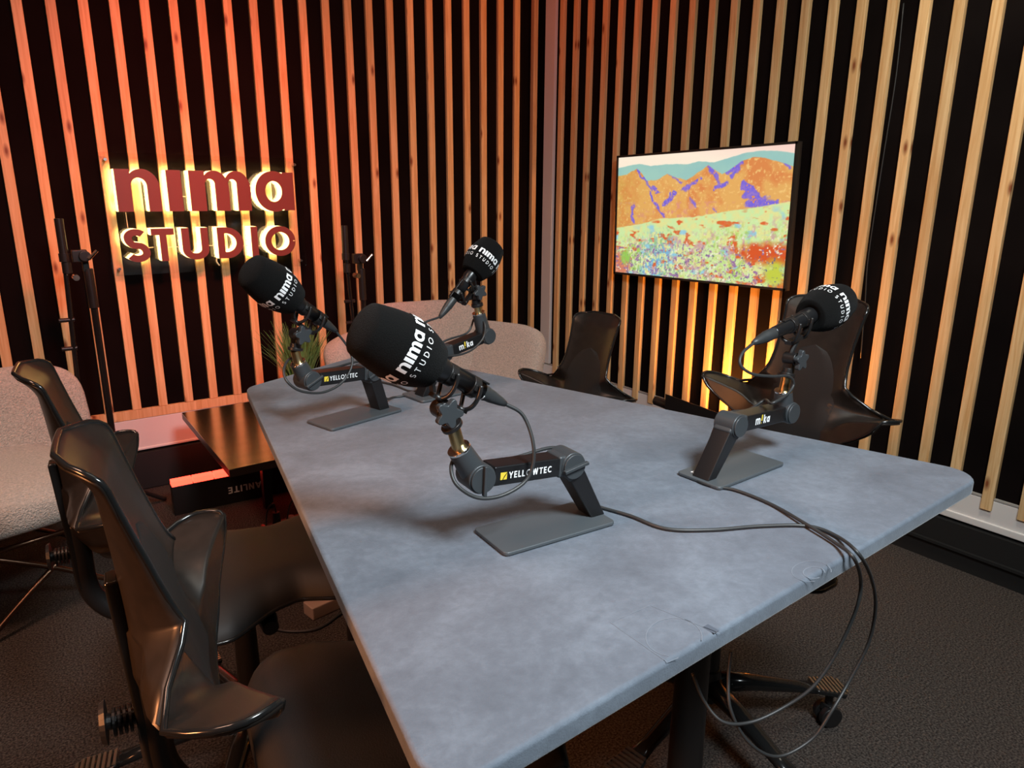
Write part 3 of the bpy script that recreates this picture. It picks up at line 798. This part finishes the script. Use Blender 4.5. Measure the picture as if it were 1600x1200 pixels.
    bm = bmesh.new(); obox(bm, (XB-.105, 0, seat+.0), (XB-.122, 0, seat+.27), .016, .034, (1, 0, 0)); mk('spine_cover', bm, CHROMEB, root, bevel=.004, world=False)
    bm = bmesh.new(); cyl(bm, (XB-.11, 0, seat+.075), (XB-.150, 0, seat+.078), .010)
    for q in range(4): cyl(bm, (XB-.122-.006*q, 0, seat+.075), (XB-.125-.006*q, 0, seat+.075), .017)
    cyl(bm, (XB-.150, 0, seat+.078), (XB-.156, 0, seat+.078), .027, .024); mk('back_knob', bm, BLKPL, root, world=False)
    # five armed foot base with ribbed pads and castors
    if True:
        bm = bmesh.new(); cyl(bm, (0, 0, .115), (0, 0, .20), .036, .030, 28); hub = mk('hub', bm, BLKPL, root, bevel=.004, world=False)
        for q in range(5):
            an = base_rot + q*2*pi/5; dr = Vector((cos(an), sin(an), 0)); sd = Vector((-sin(an), cos(an), 0))
            bm = bmesh.new(); P_ = [(.02, .155), (.12, .142), (.24, .118), (.30, .108)]
            rings = []
            for (rr, zz), hw, hh in zip(P_, (.028, .022, .018, .024), (.026, .020, .014, .010)):
                c_ = dr*rr+Vector((0, 0, zz)); rings.append([bm.verts.new(c_+sd*hw*cos(t)+Vector((0, 0, 1))*hh*sin(t)) for t in [2*pi*k/14 for k in range(14)]])
            for a_, b_ in zip(rings, rings[1:]):
                for k in range(14): bm.faces.new((a_[k], a_[(k+1) % 14], b_[(k+1) % 14], b_[k]))
            bm.faces.new(rings[0]); bm.faces.new(rings[-1])
            lg = mk('base_arm', bm, CHROMEB, root, smooth=True, world=False)
            bm = bmesh.new(); Rm = Matrix((dr, sd, Vector((0, 0, 1)))).transposed().to_4x4()
            Mp = Matrix.Translation(dr*.325+Vector((0, 0, .112))) @ Rm @ Matrix.Rotation(radians(10), 4, 'Y')
            out = rpoly([(-.045, -.026), (.035, -.038), (.052, 0), (.035, .038), (-.045, .026)], .012, 4)
            prism(bm, out, -.010, .0, Mp); pad = mk('foot_pad', bm, CHROMEB, lg, bevel=.002, world=False)
            bm = bmesh.new()
            for e in range(8):
                xx = -.038+e*.0112; hw = interp(xx, [-.045, .035, .052], [.024, .035, .010])
                box(bm, Mp @ Vector((xx, 0, .002)), (.0062, hw*2, .004), (Rm @ Matrix.Rotation(radians(10), 4, 'Y')).to_3x3())
            # ribs stay one mesh: surface pattern
            mk('pad_ribs', bm, RIBM, lg, world=False)
            bm = bmesh.new(); cp = dr*.335
            cyl(bm, cp+Vector((0, 0, .105)), cp+Vector((0, 0, .06)), .010)
            for s_ in (-1, 1): cyl(bm, cp+sd*s_*.006+Vector((0, 0, .029)), cp+sd*s_*.024+Vector((0, 0, .029)), .0285, seg=24)
            box(bm, cp+Vector((0, 0, .05)), (.03, .03, .02)); mk('castor', bm, BLKPL, lg, bevel=.003, world=False)
    return root
make_chair('saddle_chair', (.365, .84), radians(-8), 'nearest black saddle chair at lower left, stitched leather seat half under the table', seat=.615, sh=.555, base_rot=radians(203), leather=True, XB=-.185)
make_chair('saddle_chair', (.345, 1.50), radians(-7), 'second black saddle chair on the left side, behind the nearest one', seat=.555, sh=.51, base_rot=radians(30), leather=False, XB=-.185)
make_chair('saddle_chair', (1.31, 1.74), radians(184), 'black saddle chair at the far right side, in front of the pale armchair', seat=.45, sh=.43, base_rot=radians(10), leather=False)
make_chair('saddle_chair', (1.29, .95), radians(178), 'large black saddle chair at the right side of the table, behind the right microphone', seat=.565, sh=.585, base_rot=radians(154), leather=False, XB=-.20)

# ================================================================= pale armchairs
def sup(bm, c, a, b, h, R, e=.55, bend=0, nu=40, nv=24):
    def sg(x, p): return math.copysign(abs(x)**p, x)
    rows = []
    for j in range(nv+1):
        ph = -pi/2+pi*j/nv; rows.append([])
        for i in range(nu):
            t = 2*pi*i/nu
            x = a*sg(cos(ph), e)*sg(cos(t), e); y = b*sg(cos(ph), e)*sg(sin(t), e); z = h*sg(sin(ph), e)
            y -= bend*(x/a)**2
            rows[-1].append(bm.verts.new(Vector(c) + R @ Vector((x, y, z))))
    for r0, r1 in zip(rows, rows[1:]):
        for i in range(nu):
            try: bm.faces.new((r0[i], r0[(i+1) % nu], r1[(i+1) % nu], r1[i]))
            except Exception: pass
    bmesh.ops.remove_doubles(bm, verts=bm.verts[:], dist=.0004)
def armchair(pos, th, label, wings=(-1, 1), zs=1.0):
    """faces local -Y"""
    r = empty('lounge_armchair', (pos[0], pos[1], 0), th, label=label, cat='armchair', group='pale fleecy lounge armchairs')
    I = Matrix.Identity(3)
    bm = bmesh.new(); Rb = Matrix.Rotation(radians(-14), 3, 'X')
    sup(bm, (0, .22, .57*zs), .31, .075, .24*zs, Rb, .52, .07); mk('backrest', bm, BOUCLE, r, smooth=True, world=False)
    for s_ in wings:
        bm = bmesh.new(); Rw = Matrix.Rotation(radians(-s_*58), 3, 'Z') @ Matrix.Rotation(radians(-20), 3, 'X')
        sup(bm, (s_*.36, .04, .51*zs), .25, .07, .20*zs, Rw, .55, .04); mk('wing', bm, BOUCLE, r, smooth=True, world=False)
    bm = bmesh.new(); sup(bm, (0 if len(wings) > 1 else -.10, -.06, .39*zs+(1-zs)*.35), .33 if len(wings) > 1 else .27, .33, .085*zs, I, .5, 0); mk('seat', bm, BOUCLE, r, smooth=True, world=False)
    for s_ in (-1, 1):
        for t_ in (-1, 1):
            bm = bmesh.new(); tube(bm, [(s_*.20, t_*.18-.06, .30*zs), (s_*-.02, t_*.24-.06, .15), (s_*-.22, t_*.28-.06, .012)], .009, 8, 4); mk('leg', bm, COPPER, r, smooth=True, world=False)
    bm = bmesh.new(); tube(bm, [(-.22, .12, .29*zs), (.22, .12, .29*zs)], .008, 8, 0); tube(bm, [(-.22, -.26, .29*zs), (.22, -.26, .29*zs)], .008, 8, 0); mk('frame', bm, COPPER, r, smooth=True, world=False)
    return r
armchair((-.05, 2.80), radians(14), 'pale fleecy armchair at the far left, behind the saddle chairs', wings=(-1,), zs=.88)
armchair((1.62, 2.86), radians(-10), 'pale fleecy armchair in the far corner, behind the table')

# ================================================================= low table, led bar, power strip
CTZ = .40
c0, c1, c3 = onZ((284, 645), CTZ), onZ((358, 734), CTZ), onZ((427, 719), CTZ)
dx = (c3-c1); dx.z = 0; dx.normalize()
ct = empty('coffee_table', ((c0.x+c1.x)/2+.3, (c0.y+c1.y)/2, 0), 0, label='low square coffee table with brushed brass top by the left wall', cat='coffee table')
W_ = .50
pl = [(c1.x, c1.y), (c1.x+dx.x*W_, c1.y+dx.y*W_), (c0.x+dx.x*W_, c0.y+dx.y*W_), (c0.x, c0.y)]
bm = bmesh.new(); prism(bm, pl, CTZ-.002, CTZ); mk('table_top', bm, GOLD, ct)
bm = bmesh.new(); prism(bm, pl, CTZ-.030, CTZ-.002); mk('top_edge', bm, mat('bronze_edge', (.05, .03, .022), .35, metal=.6), ct, bevel=.001)
for u_, v_ in ((.28, .50), (.44, .50), (.44, .68), (.28, .68)):
    b_ = Vector((c1.x, c1.y, 0))+dx*u_+Vector((-dx.y, dx.x, 0))*v_
    bm = bmesh.new(); box(bm, (b_.x, b_.y, (CTZ-.030)/2), (.035, .035, CTZ-.030)); mk('leg', bm, SKIRT, ct)
# led bar lying on the floor in front of the low table
zn = .13
n0, n1 = onZ((316, 752), zn), onZ((442, 727), zn)
nd = (n1-n0).normalized(); npd = Vector((-nd.y, nd.x, 0))
nb = empty('led_light_bar', (n0+n1)/2*1 - Vector((0, 0, zn)), math.atan2(nd.y, nd.x), label='black LED light bar glowing red on its top, on the floor under the coffee table', cat='studio light')
bm = bmesh.new(); e0 = n0-nd*.12; e1 = n1+nd*.30
obox(bm, e0+npd*.025-Vector((0, 0, .065)), e1+npd*.025-Vector((0, 0, .065)), .13, .05, (0, 0, 1)); mk('housing', bm, BLKPL, nb, bevel=.003)
bm = bmesh.new()
nseg = 9; LL = (e1-e0).length
for q in range(nseg):
    a_ = e0+nd*(LL*q/nseg+.002); b_ = e0+nd*(LL*(q+1)/nseg-.002); obox(bm, a_+npd*.022+Vector((0, 0, .010)), b_+npd*.022+Vector((0, 0, .010)), .022, .042, (0, 0, 1))
mk('diffuser', bm, REDLED, nb)
bm = bmesh.new(); hN = .030; wN_ = textw('NANLITE', MED, hN, .16)
p_r = onP((418, 749), n0-npd*.001, npd)
def fn(x, y, d): return Vector((p_r.x, p_r.y, p_r.z)) - nd*x*1.15 - Vector((0, 0, 1))*y - npd*.0012
text(bm, 'NANLITE', MED, hN, fn, .16); mk('printed_lettering', bm, PRINTG, nb)
# power strip
ps = onZ((462, 812), .05)
pr_ = empty('power_strip', (ps.x, ps.y, 0), radians(12), label='black power strip full of plugs on the floor, lit red under the table', cat='power strip')
bm = bmesh.new(); box(bm, (.06, 0, .025), (.34, .10, .045)); mk('housing', bm, BLKPL, pr_, world=False, bevel=.004)
for q in range(5):
    for r_ in range(2):
        bm = bmesh.new(); cyl(bm, (-.07+q*.06, -.022+r_*.044, .048), (-.07+q*.06, -.022+r_*.044, .062), .017, .015, 16); mk('socket', bm, mat('socket_grey', (.25, .23, .22), .4), pr_, world=False)
bm = bmesh.new(); box(bm, (-.118, 0, .03), (.01, .10, .05)); mk('end_cap', bm, mat('red_plastic', (.5, .03, .02), .4), pr_, world=False)
for q, hx in ((0, .0), (2, .02)):
    bm = bmesh.new(); cyl(bm, (-.07+q*.06, .022, .055), (-.07+q*.06, .022, .10), .017, .014, 16); tube(bm, [(-.07+q*.06, .022, .10), (-.08+q*.06, .02, .14), (-.12+q*.05, .0, .12), (-.15+q*.04, -.03, .01)], .0035, 8, 6); mk('plug', bm, BLKPL, pr_, world=False)
# adapter block on the floor under the second chair
ab = onZ((500, 932), .05)
bm = bmesh.new(); box(bm, (ab.x+.05, ab.y, .022), (.20, .06, .044), Matrix.Rotation(radians(10), 3, 'Z')); tag(mk('power_adapter', bm, mat('beige_plastic', (.42, .30, .24), .4), bevel=.004), 'beige power adapter block on the floor beneath the second saddle chair', 'power adapter')
bm = bmesh.new(); tube(bm, [(ab.x+.05, ab.y-.06, .005), (ab.x-.06, ab.y-.10, .005), (ab.x-.16, ab.y-.02, .005), (ab.x-.14, ab.y+.12, .005), (ab.x-.02, ab.y+.25, .005)], .0045, 8, 8)
tag(mk('floor_cord', bm, RUBBER, smooth=True), 'thin dark cord curled on the floor beneath the second saddle chair', 'cable')

# ================================================================= amber fixture by the right wall
af = empty('barn_door_light', (AMB[0]-.02, AMB[1]+.05, 0), 0, label='black studio light glowing amber upward at the foot of the right wall', cat='studio light')
f0 = onX((1052, 640), 2.50); f1 = onX((1168, 684), 2.50)
fd = (f1-f0).normalized()
bm = bmesh.new(); obox(bm, f0, f1+fd*.12, .055, .11, (0, 0, 1)); mk('housing', bm, BLKPL, af, bevel=.003)
bm = bmesh.new(); cyl(bm, f0-fd*.115+Vector((0, 0, .012)), f0+Vector((0, 0, .012)), .022, .022); mk('handle', bm, BLKPL, af, bevel=.003)
bm = bmesh.new(); obox(bm, f0+fd*.02+Vector((.035, 0, .031)), f1+fd*.10+Vector((.035, 0, .031)), .006, .04, (0, 0, 1)); mk('diffuser', bm, AMBLED, af)
for s_ in (0,):
    bm = bmesh.new(); obox(bm, f0-fd*.0+Vector((-.058, 0, .045)), f1+fd*.10+Vector((-.058, 0, .045)), .085, .003, (-.12, 0, 1)); mk('barn_door', bm, BLKPL, af)
for tt_ in (.05, .28):
    p_ = f0+fd*tt_
    bm = bmesh.new(); cyl(bm, (p_.x, p_.y, 0), (p_.x, p_.y, p_.z-.02), .010); mk('leg', bm, BLKPL, af)

# ================================================================= television
XT = XR-.055
q00, q10, q01, q11 = onX((960, 428), XT), onX((1227, 454), XT), onX((965, 243), XT), onX((1249, 221), XT)
ctr = (q00+q10+q01+q11)/4
TW = ((q00-q10).length+(q01-q11).length)/2; TH = ((q00-q01).length+(q10-q11).length)/2
roll = math.atan2(((q11-q01)+(q10-q00)).z, -((q11-q01)+(q10-q00)).y)
tv = empty('television', (XT, ctr.y, ctr.z-TH/2), 0, label='flat television with thin black frame showing a bright mountain landscape', cat='television')
Rt = Matrix.Rotation(0, 3, 'X')
ty = Vector((0, -cos(roll), sin(roll))); tz = Vector((0, sin(roll), cos(roll)))
def tvp(a, b, d=0): return ctr + ty*a + tz*b + Vector((d, 0, 0))
bm = bmesh.new(); Rtv = Matrix((ty, tz, Vector((1, 0, 0)))).transposed()
box(bm, tvp(0, 0, .016), (TW, TH, .024), Rtv); box(bm, tvp(0, -.05, .038), (TW*.6, TH*.6, .025), Rtv)
mk('housing', bm, BLKPL, tv, bevel=.002)
# frame
bz = .010
bm = bmesh.new()
for a_, b_, sx, sy in ((0, TH/2-bz/2, TW, bz), (0, -TH/2+bz/2, TW, bz), (TW/2-bz/2, 0, bz, TH), (-TW/2+bz/2, 0, bz, TH)): box(bm, tvp(a_, b_, -.001), (sx, sy, .012), Rtv)
mk('frame', bm, SKIRT, tv)
# picture
def vnoise(u, v, sc, seed, asp=1.0):
    rng = np.random.RandomState(seed); G = rng.rand(int(sc*3)+4, int(sc*3)+4)
    x = u*sc*asp % (G.shape[0]-2); y = v*sc % (G.shape[1]-2); xi = x.astype(int); yi = y.astype(int); fx = x-xi; fy = y-yi
    fx = fx*fx*(3-2*fx); fy = fy*fy*(3-2*fy)
    return (G[xi, yi]*(1-fx)+G[xi+1, yi]*fx)*(1-fy)+(G[xi, yi+1]*(1-fx)+G[xi+1, yi+1]*fx)*fy
def fbm(u, v, sc, seed, oc=4, asp=1.6):
    r = 0; a = .5
    for k in range(oc): r = r+a*vnoise(u, v, sc*2**k, seed+k, asp); a /= 2
    return r/(1-.5**oc)
GX, GY = 420, 240
uu, vv = np.meshgrid(np.linspace(0, 1, GX+1), np.linspace(0, 1, GY+1))
col = np.zeros(uu.shape+(3,))
def c3(*c): return np.array(c)/255.
def mixc(a, b, t): t = np.clip(t, 0, 1)[..., None]; return a*(1-t)+b*t
col[:] = c3(252, 236, 214); col = mixc(col, c3(248, 205, 195), (uu-.6)*1.4+(vv-.93)*4)
rt = np.interp(uu, [0, .08, .15, .22, .32, .45, .52, .6, .68, .76, .85, .93, 1], [.915, .93, .94, .915, .92, .915, .925, .915, .94, .965, .975, .96, .94]) + .012*(fbm(uu, vv*0, 14, 3)-.5)
col = mixc(col, mixc(np.broadcast_to(c3(165, 208, 190), col.shape), c3(140, 190, 190), fbm(uu, vv, 6, 9)), (rt-vv)*160)
rm = np.interp(uu, [0, .07, .13, .165, .2, .26, .33, .39, .45, .5, .57, .61, .65, .7, .75, .8, .86, .95, 1], [.845, .86, .90, .86, .80, .80, .845, .81, .79, .83, .895, .85, .82, .86, .91, .935, .92, .88, .85]) + .018*(fbm(uu, vv*0+.3, 22, 5)-.5)
f1_ = fbm(uu+.12*vv, vv, 9, 21); f2_ = fbm(uu, vv, 26, 31); f3_ = fbm(uu, vv, 60, 41, 3)
mt = mixc(np.broadcast_to(c3(228, 172, 96), col.shape), c3(220, 136, 76), (f1_-.45)*4)
mt = mixc(mt, c3(222, 150, 120), (f2_-.55)*6*(vv < .62)); mt = mixc(mt, c3(240, 195, 120), (f3_-.62)*6)
mt = mixc(mt, c3(205, 170, 80), (.25-uu)*3*f2_)
wu_ = uu+(fbm(uu, vv, 12, 201, 3)-.5)*.055; wv_ = vv+(fbm(uu, vv, 12, 211, 3)-.5)*.05
def streak(x0, y0, x1, y1, wd, m=1):
    uu, vv = wu_, wv_
    t = np.clip(((uu-x0)*(x1-x0)+(vv-y0)*(y1-y0))/((x1-x0)**2+(y1-y0)**2), 0, 1)
    d = np.hypot(uu-(x0+t*(x1-x0)), (vv-(y0+t*(y1-y0)))*.6); return np.clip((wd*(.35+1.3*f2_)-d)*140, 0, 1)*m
vio = np.zeros_like(uu)
for a in [(.13, .90, .20, .80, .010), (.20, .80, .24, .72, .008), (.22, .70, .31, .50, .011), (.12, .58, .12, .46, .014), (.25, .74, .28, .70, .012), (.32, .62, .38, .69, .014), (.33, .60, .35, .68, .012), (.33, .845, .42, .77, .009), (.44, .71, .53, .80, .012), (.46, .66, .51, .58, .007),
          (.57, .89, .63, .77, .013), (.62, .73, .67, .76, .014), (.68, .84, .75, .90, .018), (.70, .80, .74, .86, .016), (.77, .72, .85, .62, .028), (.78, .66, .93, .60, .022), (.80, .60, .90, .585, .022), (.90, .92, .99, .84, .010), (.61, .56, .63, .54, .006)]: vio = np.maximum(vio, streak(*a))
mt = mixc(mt, mixc(np.broadcast_to(c3(112, 98, 220), col.shape), c3(150, 120, 200), (f3_-.4)*3), vio*(f3_ > .3))
col = mixc(col, mt, (rm-vv)*200)
rg = np.interp(uu, [0, .15, .3, .5, .7, .85, 1], [.40, .43, .485, .50, .55, .58, .615])+.012*(f2_-.5)
md = mixc(np.broadcast_to(c3(205, 232, 165), col.shape), c3(225, 225, 150), (f2_-.4)*4)
g1 = fbm(uu, vv, 16, 51, 4, 1.0); g2 = fbm(uu, vv, 30, 61, 3, 1.4); g3 = fbm(uu, vv, 44, 71, 3, 2.2); g4 = fbm(uu, vv, 5, 81, 3); hor_ = fbm(uu*.5, vv, 24, 91, 3)
low = np.clip((rg-.06-vv)*6, 0, 1)
md = mixc(md, c3(220, 100, 50), (hor_-.60)*12*np.clip((rg-vv)*18, 0, 1)); md = mixc(md, c3(150, 205, 220), (g1-.62)*10*np.clip((rg-vv)*10, 0, 1))
md = mixc(md, c3(205, 160, 165), (g2-.52)*5*low)
md = mixc(md, c3(120, 180, 215), (g3-.42)*6*low*np.clip(1.2-abs(uu-.27)*7, 0, 1)); md = mixc(md, c3(170, 205, 95), (g3-.46)*8*low*np.clip(g4*2.2-.9, 0, 1))
md = mixc(md, c3(215, 85, 38), np.clip(1-np.hypot((uu-.92)/.20, (vv-.24)/.10), 0, 1)*3*(g2+.2)); md = mixc(md, c3(215, 130, 100), np.clip(1-np.hypot((uu-.02)/.10, (vv-.07)/.13), 0, 1)*3)
md = mixc(md, c3(150, 110, 160), (fbm(uu, vv, 50, 101, 3)-.60)*6*low*(.2+.9*(vv < .28))); md = mixc(md, c3(240, 240, 215), (fbm(uu, vv, 64, 111, 2)-.66)*5*low)
md = mixc(md, c3(195, 205, 70), np.clip(1-np.hypot((uu-.95)/.07, (vv-.10)/.14), 0, 1)*2.2*(g2+.1)); md = mixc(md, c3(90, 95, 130), (fbm(uu, vv, 70, 121, 2)-.74)*10*low*(vv < .22))
md = mixc(md, c3(150, 200, 90), np.clip(1-np.hypot((uu-.07)/.045, (vv-.14)/.08), 0, 1)*2.2*g3*1.6)
col = mixc(col, md, (rg-vv)*160)
me = bpy.data.meshes.new('screen'); aw, ah_ = TW/2-bz, TH/2-bz
vs = [tuple(tvp((u*2-1)*aw, (v*2-1)*ah_, -.0015)-tv.location) for u, v in zip(uu.ravel(), vv.ravel())]
n1_ = GX+1
fs = [(j*n1_+i, j*n1_+i+1, (j+1)*n1_+i+1, (j+1)*n1_+i) for j in range(GY) for i in range(GX)]
me.from_pydata(vs, [], fs)
at = me.color_attributes.new('picture', 'FLOAT_COLOR', 'POINT')
lin = np.where(col <= .04045, col/12.92, ((np.clip(col, 0, 1)+.055)/1.055)**2.4)
at.data.foreach_set('color', np.concatenate([lin.reshape(-1, 3), np.ones((lin.shape[0]*lin.shape[1], 1))], 1).ravel())
sm = bpy.data.materials.new('screen_picture'); sm.use_nodes = True; nt = sm.node_tree; b = nt.nodes['Principled BSDF']
ca = nt.nodes.new('ShaderNodeVertexColor'); ca.layer_name = 'picture'
nt.links.new(ca.outputs[0], b.inputs['Emission Color']); b.inputs['Emission Strength'].default_value = 1.0; b.inputs['Base Color'].default_value = (.01, .01, .01, 1); b.inputs['Roughness'].default_value = .35
me.materials.append(sm); so = bpy.data.objects.new('screen', me); C.objects.link(so); so.parent = tv

# ================================================================= lit sign
YA = YL-.030; YF = YL-.105
a0, a1, a2, a3 = onY((151, 238), YA), onY((464, 247), YA), onY((176, 431), YA), onY((478, 416), YA)
ax0 = (a0.x+a2.x)/2; ax1 = (a1.x+a3.x)/2+.01; az1 = (a0.z+a1.z)/2; az0 = (a2.z+a3.z)/2
sg_ = empty('illuminated_sign', ((ax0+ax1)/2, YA, az0), 0, label='backlit sign with red letters reading nima studio on a clear acrylic panel', cat='sign')
ACR = bpy.data.materials.new('clear_acrylic'); ACR.use_nodes = True
_n = ACR.node_tree.nodes; _l = ACR.node_tree.links; _n.remove(_n['Principled BSDF'])
_t = _n.new('ShaderNodeBsdfTransparent'); _t.inputs[0].default_value = (.97, .97, .97, 1); _g = _n.new('ShaderNodeBsdfGlossy'); _g.inputs['Roughness'].default_value = .04
_f = _n.new('ShaderNodeFresnel'); _f.inputs[0].default_value = 1.45; _m = _n.new('ShaderNodeMixShader')
_l.new(_f.outputs[0], _m.inputs[0]); _l.new(_t.outputs[0], _m.inputs[1]); _l.new(_g.outputs[0], _m.inputs[2]); _l.new(_m.outputs[0], _n['Material Output'].inputs[0])
bm = bmesh.new(); Ms = Matrix.Translation((0, YA+.005, 0)) @ Matrix.Rotation(pi/2, 4, 'X')
prism(bm, rpoly([(ax0, az0), (ax1, az0), (ax1, az1), (ax0, az1)], .012, 5), 0, .005, Ms); mk('acrylic_panel', bm, ACR, sg_)
for sx_, sz_ in ((ax0+.028, az1-.028), (ax1-.028, az1-.028), (ax0+.028, az0+.028), (ax1-.028, az0+.028)):
    bm = bmesh.new(); cyl(bm, (sx_, YA-.004, sz_), (sx_, YL, sz_), .006, seg=16); mk('standoff_screw', bm, STEEL, sg_)
def zp(zx, zy): return onY((130+zx*.23125, 220+zy*.23125), YF)
nb_, nt_ = zp(245, 482), zp(215, 190)
HN = .5*((nt_.z-nb_.z) + (zp(1180, 208).z-zp(1180, 470).z)); zbase = .5*(nb_.z+zp(1180, 470).z)
hS_ = .5*((zp(320, 595).z-zp(340, 822).z)+(zp(1335, 578).z-zp(1335, 778).z)); zs = .5*(zp(340, 822).z+zp(1335, 778).z)
SLT = thin(.20)
items = []
for ch, x0_, x1_, yy in (('n', 222, 520, 330), ('i', 570, 668, 330), ('m', 722, 1130, 330), ('a', 1165, 1422, 330)):
    items.append((ch, BOLD[ch], zp(x0_, yy).x, zp(x1_, yy).x, zbase, HN))
for ch, x0_, x1_, yy in (('S', 285, 440, 700), ('T', 468, 622, 700), ('U', 672, 850, 700), ('D', 912, 1083, 690), ('I', 1140, 1183, 690), ('O', 1232, 1435, 680)):
    items.append((ch, SLT[ch], zp(x0_, yy).x, zp(x1_, yy).x, zs, hS_))
for ch, (strips, adv), xa, xb, z_, hh in items:
    sxx = (xb-xa)/adv
    f_face = lambda x, y, d: Vector((xa+x*sxx, YF+d, z_+y*hh))
    bm = bmesh.new(); glyph(bm, strips, f_face, .006)
    lt = mk('letter', bm, REDFACE, sg_); lt['label'] = 'red letter ' + ch
    bm = bmesh.new(); cxm = (xa+xb)/2
    f_g = lambda x, y, d: Vector((xa+x*sxx, YF+.0065+d, z_+y*hh))
    glyph(bm, strips, f_g, .060); bm.normal_update(); bmesh.ops.recalc_face_normals(bm, faces=bm.faces[:])
    for f_ in bm.faces: f_.material_index = 1 if abs(f_.normal.y) > .9 and f_.calc_center_median().y > YF+.04 else 0
    mk('light_body', bm, (SIGNSIDE, SIGNGLOW), lt)
# thin feed wires between the letters
bm = bmesh.new()
for p_, q_ in (((668, 375), (722, 378)), ((440, 730), (490, 724)), ((590, 724), (690, 718)), ((850, 712), (912, 712)), ((1083, 712), (1140, 714)), ((1183, 712), (1235, 716)), ((300, 485), (315, 590))):
    tube(bm, [zp(*p_)+Vector((0, .05, 0)), zp(*q_)+Vector((0, .05, 0))], .0016, 6, 0)
tube(bm, [zp(930, 790)+Vector((0, .06, 0)), zp(925, 820)+Vector((0, .06, 0)), zp(945, 850)+Vector((0, .06, 0))], .003, 6, 4)
mk('feed_wire', bm, mat('pale_wire', (.6, .45, .38), .5), sg_)

# ================================================================= folded boom stands
def boom(px_top, px_mid, px_low, y, label):
    t, m_, l_ = onY(px_top, y), onY(px_mid, y), onY(px_low, y)
    r = empty('boom_stand', (l_.x, y, 0), 0, label=label, cat='microphone stand', group='folded boom microphone stands against the left wall')
    bx = m_.x+.045
    bm = bmesh.new(); cyl(bm, (bx+.02, y, .10), (bx+.02, y, m_.z-.06), .0125, .0125); mk('pole', bm, CHROMEB, r)
    bm = bmesh.new(); cyl(bm, (bx+.02, y, m_.z-.20), (bx+.018, y, m_.z-.05), .017); mk('clutch', bm, BLKPL, r, bevel=.002)
    bm = bmesh.new(); cyl(bm, (l_.x+.012, y-.035, .45), (t.x, y-.035, t.z-.12), .0085); mk('boom_tube', bm, CHROMEB, r)
    bm = bmesh.new(); cyl(bm, (t.x, y-.035, t.z-.13), (t.x, y-.035, t.z), .015); mk('counterweight', bm, BLKPL, r, bevel=.001)
    bm = bmesh.new(); cyl(bm, (t.x, y-.035, t.z-.155), (t.x, y-.035, t.z-.125), .018); cyl(bm, (t.x+.003, y-.035, m_.z-.06), (t.x+.003, y-.035, m_.z-.02), .016); mk('sleeve', bm, BLKPL, r)
    bm = bmesh.new(); cyl(bm, (bx+.01, y-.05, m_.z), (bx+.01, y+.0, m_.z), .020); box(bm, (bx-.005, y-.02, m_.z), (.05, .03, .045)); box(bm, (bx+.012, y, m_.z-.035), (.022, .025, .05)); mk('swivel', bm, BLKPL, r, bevel=.003)
    bm = bmesh.new(); tube(bm, [(bx+.02, y-.06, m_.z-.01), (bx+.05, y-.06, m_.z+.02)], .006, 8, 0); cyl(bm, (bx-.03, y-.075, m_.z-.075), (bx-.03, y-.03, m_.z-.075), .011); mk('knob', bm, mat('chrome_knob', (.6, .5, .45), .15, metal=1), r)
    for zz in (.33, .47):
        bm = bmesh.new(); cyl(bm, (lerp(t.x, l_.x, zz+.15)-.03, y-.035, lerp(t.z, .45, zz+.15)), (lerp(t.x, l_.x, zz+.15)+.02, y-.035, lerp(t.z, .45, zz+.15)), .008); mk('thumbscrew', bm, BLKPL, r)
    for q in range(3):
        an = q*2*pi/3+.5; bm = bmesh.new(); tube(bm, [(bx+.02, y, .16), (bx+.02+cos(an)*.17, y+sin(an)*.17-.0, .03), (bx+.02+cos(an)*.20, y+sin(an)*.20, .012)], .009, 8, 3); mk('leg', bm, BLKPL, r, smooth=True)
boom((90, 341), (104, 400), (112, 600), 3.16, 'folded black boom stand left of the lit sign')
boom((533, 352), (544, 404), (552, 560), 3.20, 'folded black boom stand right of the lit sign, behind the plant')

# ================================================================= plant
PY = 2.95
pp = onY((468, 575), PY)
pr2 = empty('potted_grass', (pp.x, PY, CTZ), 0, label='potted ornamental grass on the low table, behind the far left microphone', cat='plant')
bm = bmesh.new(); lathe(bm, [(.05, CTZ), (.062, CTZ+.01), (.072, CTZ+.10), (.068, CTZ+.105), (.062, CTZ+.10), (.058, CTZ+.085)], Matrix.Translation((pp.x, PY, 0)), 28); mk('pot', bm, SKIRT, pr2, smooth=True)
bm = bmesh.new()
for q in range(260):
    an = random.uniform(0, 2*pi); rr = random.uniform(.0, .045); ln_ = random.uniform(.20, .34); sp = random.uniform(.02, .17)*(.5+.5*random.random()); cv = random.random()
    b0 = Vector((pp.x+cos(an)*rr, PY+sin(an)*rr, CTZ+.085)); dr = Vector((cos(an), sin(an)*.8, 0)); sdw = Vector((-sin(an), cos(an), 0)); prev = None
    for k in range(9):
        t = k/8; p = b0 + dr*sp*t**1.6 + Vector((0, 0, ln_*(t-.18*cv*t*t))); wd = .0034*(1-t**2.2)+.0002
        cur = (bm.verts.new(p-sdw*wd), bm.verts.new(p+dr*.001), bm.verts.new(p+sdw*wd))
        if prev:
            bm.faces.new((prev[0], prev[1], cur[1], cur[0])); bm.faces.new((prev[1], prev[2], cur[2], cur[1]))
        prev = cur
mk('foliage', bm, LEAF, pr2)

# ================================================================= small things
bm = bmesh.new(); tube(bm, [onX((1412, 5), XR-.004), onX((1400, 120), XR-.004), onX((1378, 260), XR-.004), onX((1357, 400), XR-.004), onX((1352, 470), XR-.004), onX((1345, 560), XR-.004)], .0022, 6, 6)
tag(mk('wall_cable', bm, RUBBER, smooth=True), 'thin black cable running down the slatted wall right of the television', 'cable')
